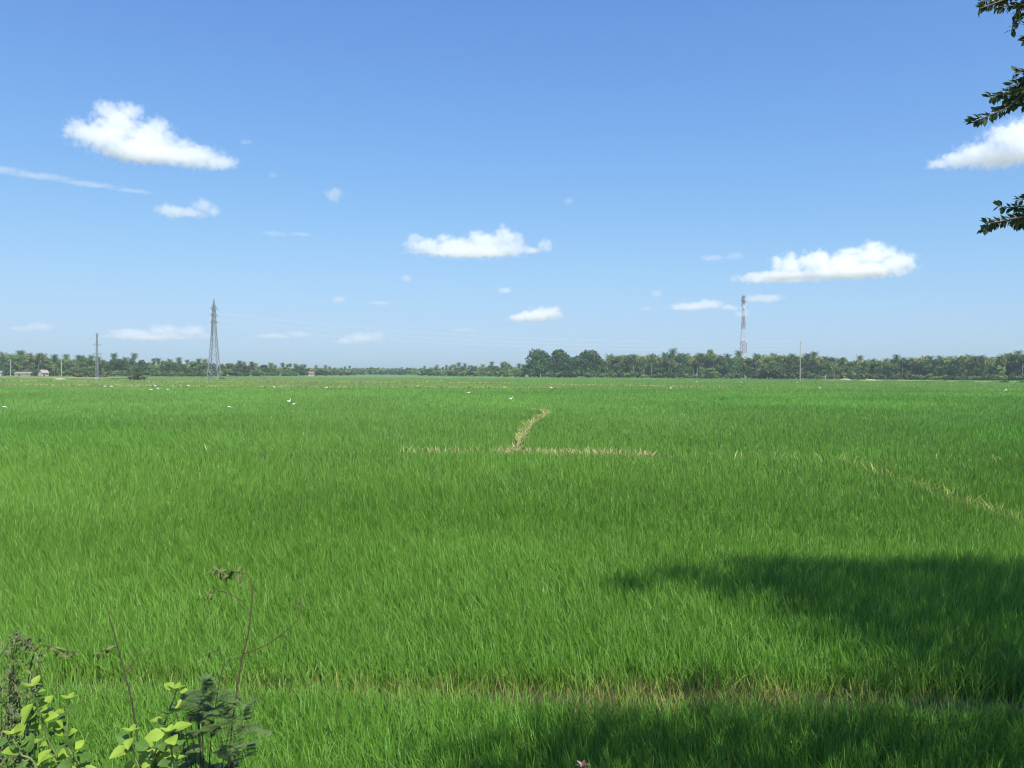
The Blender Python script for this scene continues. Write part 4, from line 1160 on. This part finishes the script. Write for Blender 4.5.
# ================================================================== CLOUDS
def cloud_mat(name, lobes, dens, edge, amp, off, alb=.997):
    """vapour whose density falls off towards the edge of a set of ellipsoid puffs, broken up by noise (object units)"""
    m, nt, out = new_mat(name)
    L = nt.links.new
    tc = N(nt, 'ShaderNodeTexCoord'); P0 = tc.outputs['Object']
    ad = N(nt, 'ShaderNodeVectorMath', operation='ADD'); ad.inputs[1].default_value = off; L(P0, ad.inputs[0])
    nw = N(nt, 'ShaderNodeTexNoise'); nw.inputs['Scale'].default_value = .075; nw.inputs['Detail'].default_value = 2
    L(ad.outputs[0], nw.inputs['Vector'])
    sb = N(nt, 'ShaderNodeVectorMath', operation='SUBTRACT'); sb.inputs[1].default_value = (.5, .5, .5); L(nw.outputs['Color'], sb.inputs[0])
    sc_ = N(nt, 'ShaderNodeVectorMath', operation='SCALE'); sc_.inputs['Scale'].default_value = 9 * amp; L(sb.outputs[0], sc_.inputs[0])
    wp = N(nt, 'ShaderNodeVectorMath', operation='ADD'); L(P0, wp.inputs[0]); L(sc_.outputs[0], wp.inputs[1])
    prev = None
    for (cx, cy, cz, rx, ry, rz) in lobes:
        q = N(nt, 'ShaderNodeVectorMath', operation='SUBTRACT'); q.inputs[1].default_value = (cx, cy, cz); L(wp.outputs[0], q.inputs[0])
        q2 = N(nt, 'ShaderNodeVectorMath', operation='DIVIDE'); q2.inputs[1].default_value = (rx, ry, rz); L(q.outputs[0], q2.inputs[0])
        ln = N(nt, 'ShaderNodeVectorMath', operation='LENGTH'); L(q2.outputs[0], ln.inputs[0])
        f = N(nt, 'ShaderNodeMath', operation='SUBTRACT'); f.inputs[0].default_value = 1; L(ln.outputs['Value'], f.inputs[1])
        if prev is None: prev = f
        else:
            mxn = N(nt, 'ShaderNodeMath', operation='SMOOTH_MAX'); mxn.inputs[2].default_value = .12
            L(prev.outputs[0], mxn.inputs[0]); L(f.outputs[0], mxn.inputs[1]); prev = mxn
    nd = N(nt, 'ShaderNodeTexNoise'); nd.inputs['Scale'].default_value = .15; nd.inputs['Detail'].default_value = 5; nd.inputs['Roughness'].default_value = .66
    L(ad.outputs[0], nd.inputs['Vector'])
    n1 = N(nt, 'ShaderNodeMath', operation='MULTIPLY_ADD'); n1.inputs[1].default_value = 2.6 * amp; n1.inputs[2].default_value = -1.3 * amp - .05
    L(nd.outputs['Fac'], n1.inputs[0])
    sm = N(nt, 'ShaderNodeMath', operation='ADD'); L(prev.outputs[0], sm.inputs[0]); L(n1.outputs[0], sm.inputs[1])
    sx = N(nt, 'ShaderNodeSeparateXYZ'); L(wp.outputs[0], sx.inputs[0])
    mn = N(nt, 'ShaderNodeMath', operation='MINIMUM'); mn.inputs[1].default_value = 0; L(sx.outputs['Z'], mn.inputs[0])
    fl = N(nt, 'ShaderNodeMath', operation='MULTIPLY_ADD'); fl.inputs[1].default_value = .07; L(mn.outputs[0], fl.inputs[0]); L(sm.outputs[0], fl.inputs[2])
    mr = N(nt, 'ShaderNodeMapRange', interpolation_type='SMOOTHSTEP'); mr.inputs['From Min'].default_value = 0; mr.inputs['From Max'].default_value = edge
    mr.inputs['To Min'].default_value = 0; mr.inputs['To Max'].default_value = dens
    L(fl.outputs[0], mr.inputs['Value'])
    v = N(nt, 'ShaderNodeVolumePrincipled')
    v.inputs['Color'].default_value = (alb, alb, alb, 1); v.inputs['Anisotropy'].default_value = .2
    L(mr.outputs[0], v.inputs['Density'])
    L(v.outputs[0], out.inputs['Volume'])
    return m

def cloud(label, lobes, dpx, base_py, group=None, rough=1.0, alt=760, depth=.7, vox=2.0, name='cloud', edge=.68):
    """lobes: (px, py, rx, ry) puffs as seen, given real distance, size and depth; dpx: extinction per unit of thickness"""
    cx = sum(l[0] for l in lobes) / len(lobes)
    d = alt * F / max(18, hz(cx) - base_py); s = d / F
    c = P(cx, base_py, d)
    az = math.atan2(c.x, c.y)
    rr = random.Random(int(cx * 7 + base_py))
    L3 = []
    for (x, y, rx, ry) in lobes:
        L3.append((x - cx, rr.uniform(-.25, .25) * rx, base_py - y, rx * 1.12, max(ry, rx * depth) * 1.1, ry * 1.22))
    bm = bmesh.new()
    for (x, y, z, rx, ry, rz) in L3:
        m = Matrix.Translation((x, y, z)) @ Matrix.Diagonal((rx + 5 * rough, ry + 5 * rough, rz + 4.5 * rough, 1))
        bmesh.ops.create_icosphere(bm, subdivisions=3, radius=1, matrix=m)
    me = bpy.data.meshes.new('t'); bm.to_mesh(me); bm.free()
    o = link('temporary', me); md = o.modifiers.new('r', 'REMESH'); md.mode = 'VOXEL'; md.voxel_size = vox
    dg = bpy.context.evaluated_depsgraph_get(); dg.update()
    res = bpy.data.meshes.new_from_object(o.evaluated_get(dg)); bpy.data.objects.remove(o)
    res.materials.clear(); res.materials.append(cloud_mat('cloud_vapour', L3, dpx * (.72 if base_py < 290 else 1.0 if base_py < 318 else .95) / s, edge, min(1, rough) * .8, (cx * .37, base_py * .71, 3.3)))
    ob = link(name, res); ob.location = c; ob.rotation_euler = (0, 0, -az); ob.scale = (s, s, s)
    tag(ob, label, 'cloud', group)

cloud('large puffy white cloud at the upper left, tapering to the right', [(122, 128, 26, 20), (108, 145, 30, 13), (150, 140, 30, 18), (140, 152, 42, 11), (190, 153, 36, 11), (210, 156, 22, 7), (90, 140, 18, 9), (85, 132, 10, 6), (222, 156, 14, 8), (112, 116, 13, 10), (133, 115, 14, 10), (158, 127, 13, 10), (182, 143, 12, 8), (200, 147, 11, 7), (155, 156, 50, 8)], .12, 164)
cloud('long thin grey white streak of cloud at the upper left edge', [(0, 174, 40, 4), (40, 177, 38, 3.4), (85, 180, 36, 2.8), (125, 183, 26, 2.4), (-40, 171, 40, 4)], .06, 187, rough=.6, depth=.4, vox=1.0, edge=.9)
cloud('small cloud of two white lumps below the large upper left cloud', [(175, 213, 20, 7), (188, 213, 16, 6), (203, 206, 12, 8), (211, 210, 9, 7), (168, 211, 8, 6), (196, 214, 14, 5)], .11, 219, rough=.8)
cloud('small faint blurry cloud alone right of the two lumped cloud', [(334, 196, 10, 8)], .075, 205, rough=.8)
cloud('long flat white cloud with a bumpy top near the middle of the sky', [(425, 248, 22, 9), (455, 247, 26, 10), (485, 244, 26, 12), (505, 241, 14, 12), (508, 248, 22, 8), (545, 246, 9, 7), (470, 253, 55, 5), (530, 250, 12, 4), (415, 240, 9, 6), (443, 239, 9, 6), (474, 236, 8, 7), (503, 233, 7, 8), (518, 241, 7, 7), (548, 243, 6, 5)], .14, 257)
cloud('tiny faint wisp of cloud high above the middle', [(568, 201, 6, 4.5)], .06, 205, rough=.6)
cloud('tiny white puff below the left end of the long flat cloud', [(406, 279, 7, 4)], .14, 282, rough=.6)
cloud('tiny soft puff of cloud above the low pink clouds left of centre', [(339, 300, 8, 4.5)], .10, 304, rough=.6)
cloud('tiny white puff below the right half of the long flat cloud', [(505, 290, 9, 3.2)], .13, 293, rough=.5)
cloud('small bright white cloud low in the middle of the sky', [(520, 318, 15, 4.5), (535, 316, 18, 7), (550, 314, 13, 8), (541, 311, 6, 5), (555, 310, 6, 5)], .2, 322, rough=.8)
cloud('big bright cumulus with a billowing top above the thin pole', [(790, 265, 18, 11), (815, 262, 20, 11), (845, 264, 24, 12), (868, 258, 20, 12), (890, 266, 20, 11), (850, 272, 55, 7), (785, 274, 50, 5), (778, 259, 8, 6), (792, 255, 9, 6), (822, 254, 8, 6), (848, 252, 11, 6), (868, 249, 10, 7), (884, 256, 9, 7), (899, 263, 9, 6)], .2, 279)
cloud('large white cloud running out of the right edge of the photo', [(1015, 140, 34, 17), (985, 150, 32, 11), (962, 154, 24, 9), (1050, 140, 36, 20), (1085, 150, 26, 12), (946, 157, 16, 6), (1000, 156, 40, 9), (1035, 154, 40, 12), (970, 150, 14, 10), (1003, 136, 14, 10)], .13, 165)
cloud('faint thin cloud above the left tail of the big cumulus', [(712, 258, 15, 3), (734, 257, 10, 4)], .055, 262, rough=.7)
cloud('low soft white cloud just left of the top of the red mast', [(690, 307, 24, 4.5), (708, 305, 18, 5), (728, 308, 12, 3)], .10, 311, rough=.7)
cloud('low soft white cloud just right of the top of the red mast', [(765, 298, 20, 4.5), (752, 299, 12, 4)], .07, 302, rough=.7)
cloud('pale puff of cloud directly behind the upper part of the red mast', [(742, 314, 9, 4)], .10, 317, rough=.5)
cloud('tiny white puff left above the low cloud by the red mast', [(656, 294, 7, 5)], .07, 298, rough=.6)
cloud('low pinkish white cloud bank above the woods left of the tall pylon', [(135, 334, 26, 5), (165, 331, 20, 7), (190, 331, 18, 8), (200, 335, 14, 5), (150, 337, 50, 3)], .075, 339, rough=.8)
cloud('low faint cloud above the far left woods', [(38, 327, 18, 5), (25, 329, 16, 3)], .055, 332, rough=.6)
cloud('low faint pinkish cloud just right of the tall pylon', [(298, 334, 16, 4), (275, 336, 22, 3)], .06, 338, rough=.6)
cloud('low pinkish white cloud with two small tops left of centre', [(360, 338, 18, 6), (377, 336, 10, 7), (345, 341, 14, 4)], .08, 344, rough=.7)
cloud('thin faint streak of cloud above the small faint round cloud', [(275, 235, 16, 2.2), (300, 234, 14, 2.4)], .045, 238, rough=.6)
cloud('faint thin wisp left of the tiny puff under the long flat cloud', [(380, 303, 15, 2.4)], .045, 306, rough=.5)
cloud('faint small wisp right of the large puffy upper left cloud', [(246, 143, 8, 3)], .045, 147, rough=.6)
cloud('tiny faint wisp above the tail of the low two lumped cloud', [(273, 176, 5, 4)], .05, 180, rough=.5)
cloud('thin low wisp above the woods at the middle', [(465, 330, 14, 2.2)], .06, 333, rough=.4)
cloud('tiny low puff between the bright low cloud and the mast cloud', [(645, 309, 8, 3)], .05, 312, rough=.4)

# ================================================================== HAZE, SKY, SUN, CAMERA
mb = MB(); mb.box((0, 740, 38), (2900, 1640, 78)); hzo = mb.build('haze', None); hzo.data.materials.clear()
m, nt, out = new_mat('haze_air'); v = N(nt, 'ShaderNodeVolumePrincipled')
v.inputs['Color'].default_value = (.58, .68, .80, 1); v.inputs['Density'].default_value = .00020; v.inputs['Anisotropy'].default_value = 0.0
nt.links.new(v.outputs[0], out.inputs['Volume']); hzo.data.materials.append(m)
tag(hzo, kind='stuff'); hzo['label'] = 'thin bluish air haze over the whole field'

w = bpy.data.worlds.new('World'); sc.world = w; w.use_nodes = True
nt = w.node_tree; bg = nt.nodes['Background']
sky = nt.nodes.new('ShaderNodeTexSky'); sky.sky_type = 'NISHITA'; sky.sun_disc = False
sky.sun_elevation = SUN_EL; sky.sun_rotation = SUN_AZ; sky.air_density = 1.0; sky.dust_density = .9; sky.ozone_density = 2.5; sky.altitude = 0
hsv = nt.nodes.new('ShaderNodeHueSaturation'); hsv.inputs['Saturation'].default_value = 1.04
tint = nt.nodes.new('ShaderNodeMix'); tint.data_type = 'RGBA'; tint.blend_type = 'MULTIPLY'; tint.inputs['Factor'].default_value = 1
tint.inputs['B'].default_value = (.86, 1.0, 1.26, 1)
nt.links.new(sky.outputs[0], hsv.inputs['Color']); nt.links.new(hsv.outputs[0], tint.inputs['A'])
# soft shoulder: the bright sky near the horizon is compressed, channel by channel
def shoulder(sock, k, gain):
    def m2(op, a, b):
        n_ = nt.nodes.new('ShaderNodeMath'); n_.operation = op
        for i_, v_ in enumerate((a, b)):
            if isinstance(v_, (int, float)): n_.inputs[i_].default_value = v_
            else: nt.links.new(v_, n_.inputs[i_])
        return n_.outputs[0]
    t_ = m2('POWER', m2('ADD', m2('POWER', m2('DIVIDE', sock, k), 3.0), 1.0), 1 / 3)
    return m2('MULTIPLY', m2('DIVIDE', sock, t_), gain)
sepc = nt.nodes.new('ShaderNodeSeparateColor'); comb = nt.nodes.new('ShaderNodeCombineColor')
nt.links.new(tint.outputs['Result'], sepc.inputs[0])
for ch, k_, g_ in (('Red', 4.6, .92), ('Green', 5.2, 1.05), ('Blue', 5.9, 1.2)):
    nt.links.new(shoulder(sepc.outputs[ch], k_, g_), comb.inputs[ch])
# below the horizon an added dull green glow, not black, lights the cloud bases
gen = nt.nodes.new('ShaderNodeTexCoord'); sep = nt.nodes.new('ShaderNodeSeparateXYZ'); nt.links.new(gen.outputs['Generated'], sep.inputs[0])
lt = nt.nodes.new('ShaderNodeMath'); lt.operation = 'LESS_THAN'; lt.inputs[1].default_value = -.004; nt.links.new(sep.outputs['Z'], lt.inputs[0])
land_glow = nt.nodes.new('ShaderNodeMix'); land_glow.data_type = 'RGBA'; land_glow.inputs['B'].default_value = (2.3, 2.7, 2.1, 1)
nt.links.new(lt.outputs[0], land_glow.inputs['Factor']); nt.links.new(comb.outputs[0], land_glow.inputs['A'])
nt.links.new(land_glow.outputs['Result'], bg.inputs['Color']); bg.inputs['Strength'].default_value = .107

sun = bpy.data.lights.new('sun', 'SUN'); sun.energy = 5.0; sun.angle = R(.53); sun.color = (1, .955, .88)
so = link('sun', sun); so.rotation_euler = (-to_sun).to_track_quat('-Z', 'Y').to_euler(); so.location = (20, -30, 60)

cam = bpy.data.cameras.new('camera'); co = link('camera', cam); sc.camera = co
cam.sensor_width = 36; cam.lens = 36 * F / 1024; cam.clip_start = .1; cam.clip_end = 90000
co.location = (0, 0, CAM_H)
co.rotation_euler = (Matrix.Rotation(R(90) - PITCH, 3, 'X') @ Matrix.Rotation(ROLL, 3, 'Z')).to_euler()

sc.view_settings.view_transform = 'Standard'; sc.view_settings.look = 'None'
sc.view_settings.exposure = .52; sc.view_settings.gamma = 1; sc.view_settings.use_curve_mapping = False
cy = sc.cycles
cy.use_denoising = True; cy.filter_width = 1.15
try: cy.denoiser = 'OPENIMAGEDENOISE'
except Exception: pass
cy.max_bounces = 14; cy.diffuse_bounces = 3; cy.glossy_bounces = 2; cy.transmission_bounces = 4; cy.volume_bounces = 12; cy.transparent_max_bounces = 8
cy.sample_clamp_indirect = 10
cy.volume_step_rate = .35; cy.volume_max_steps = 256
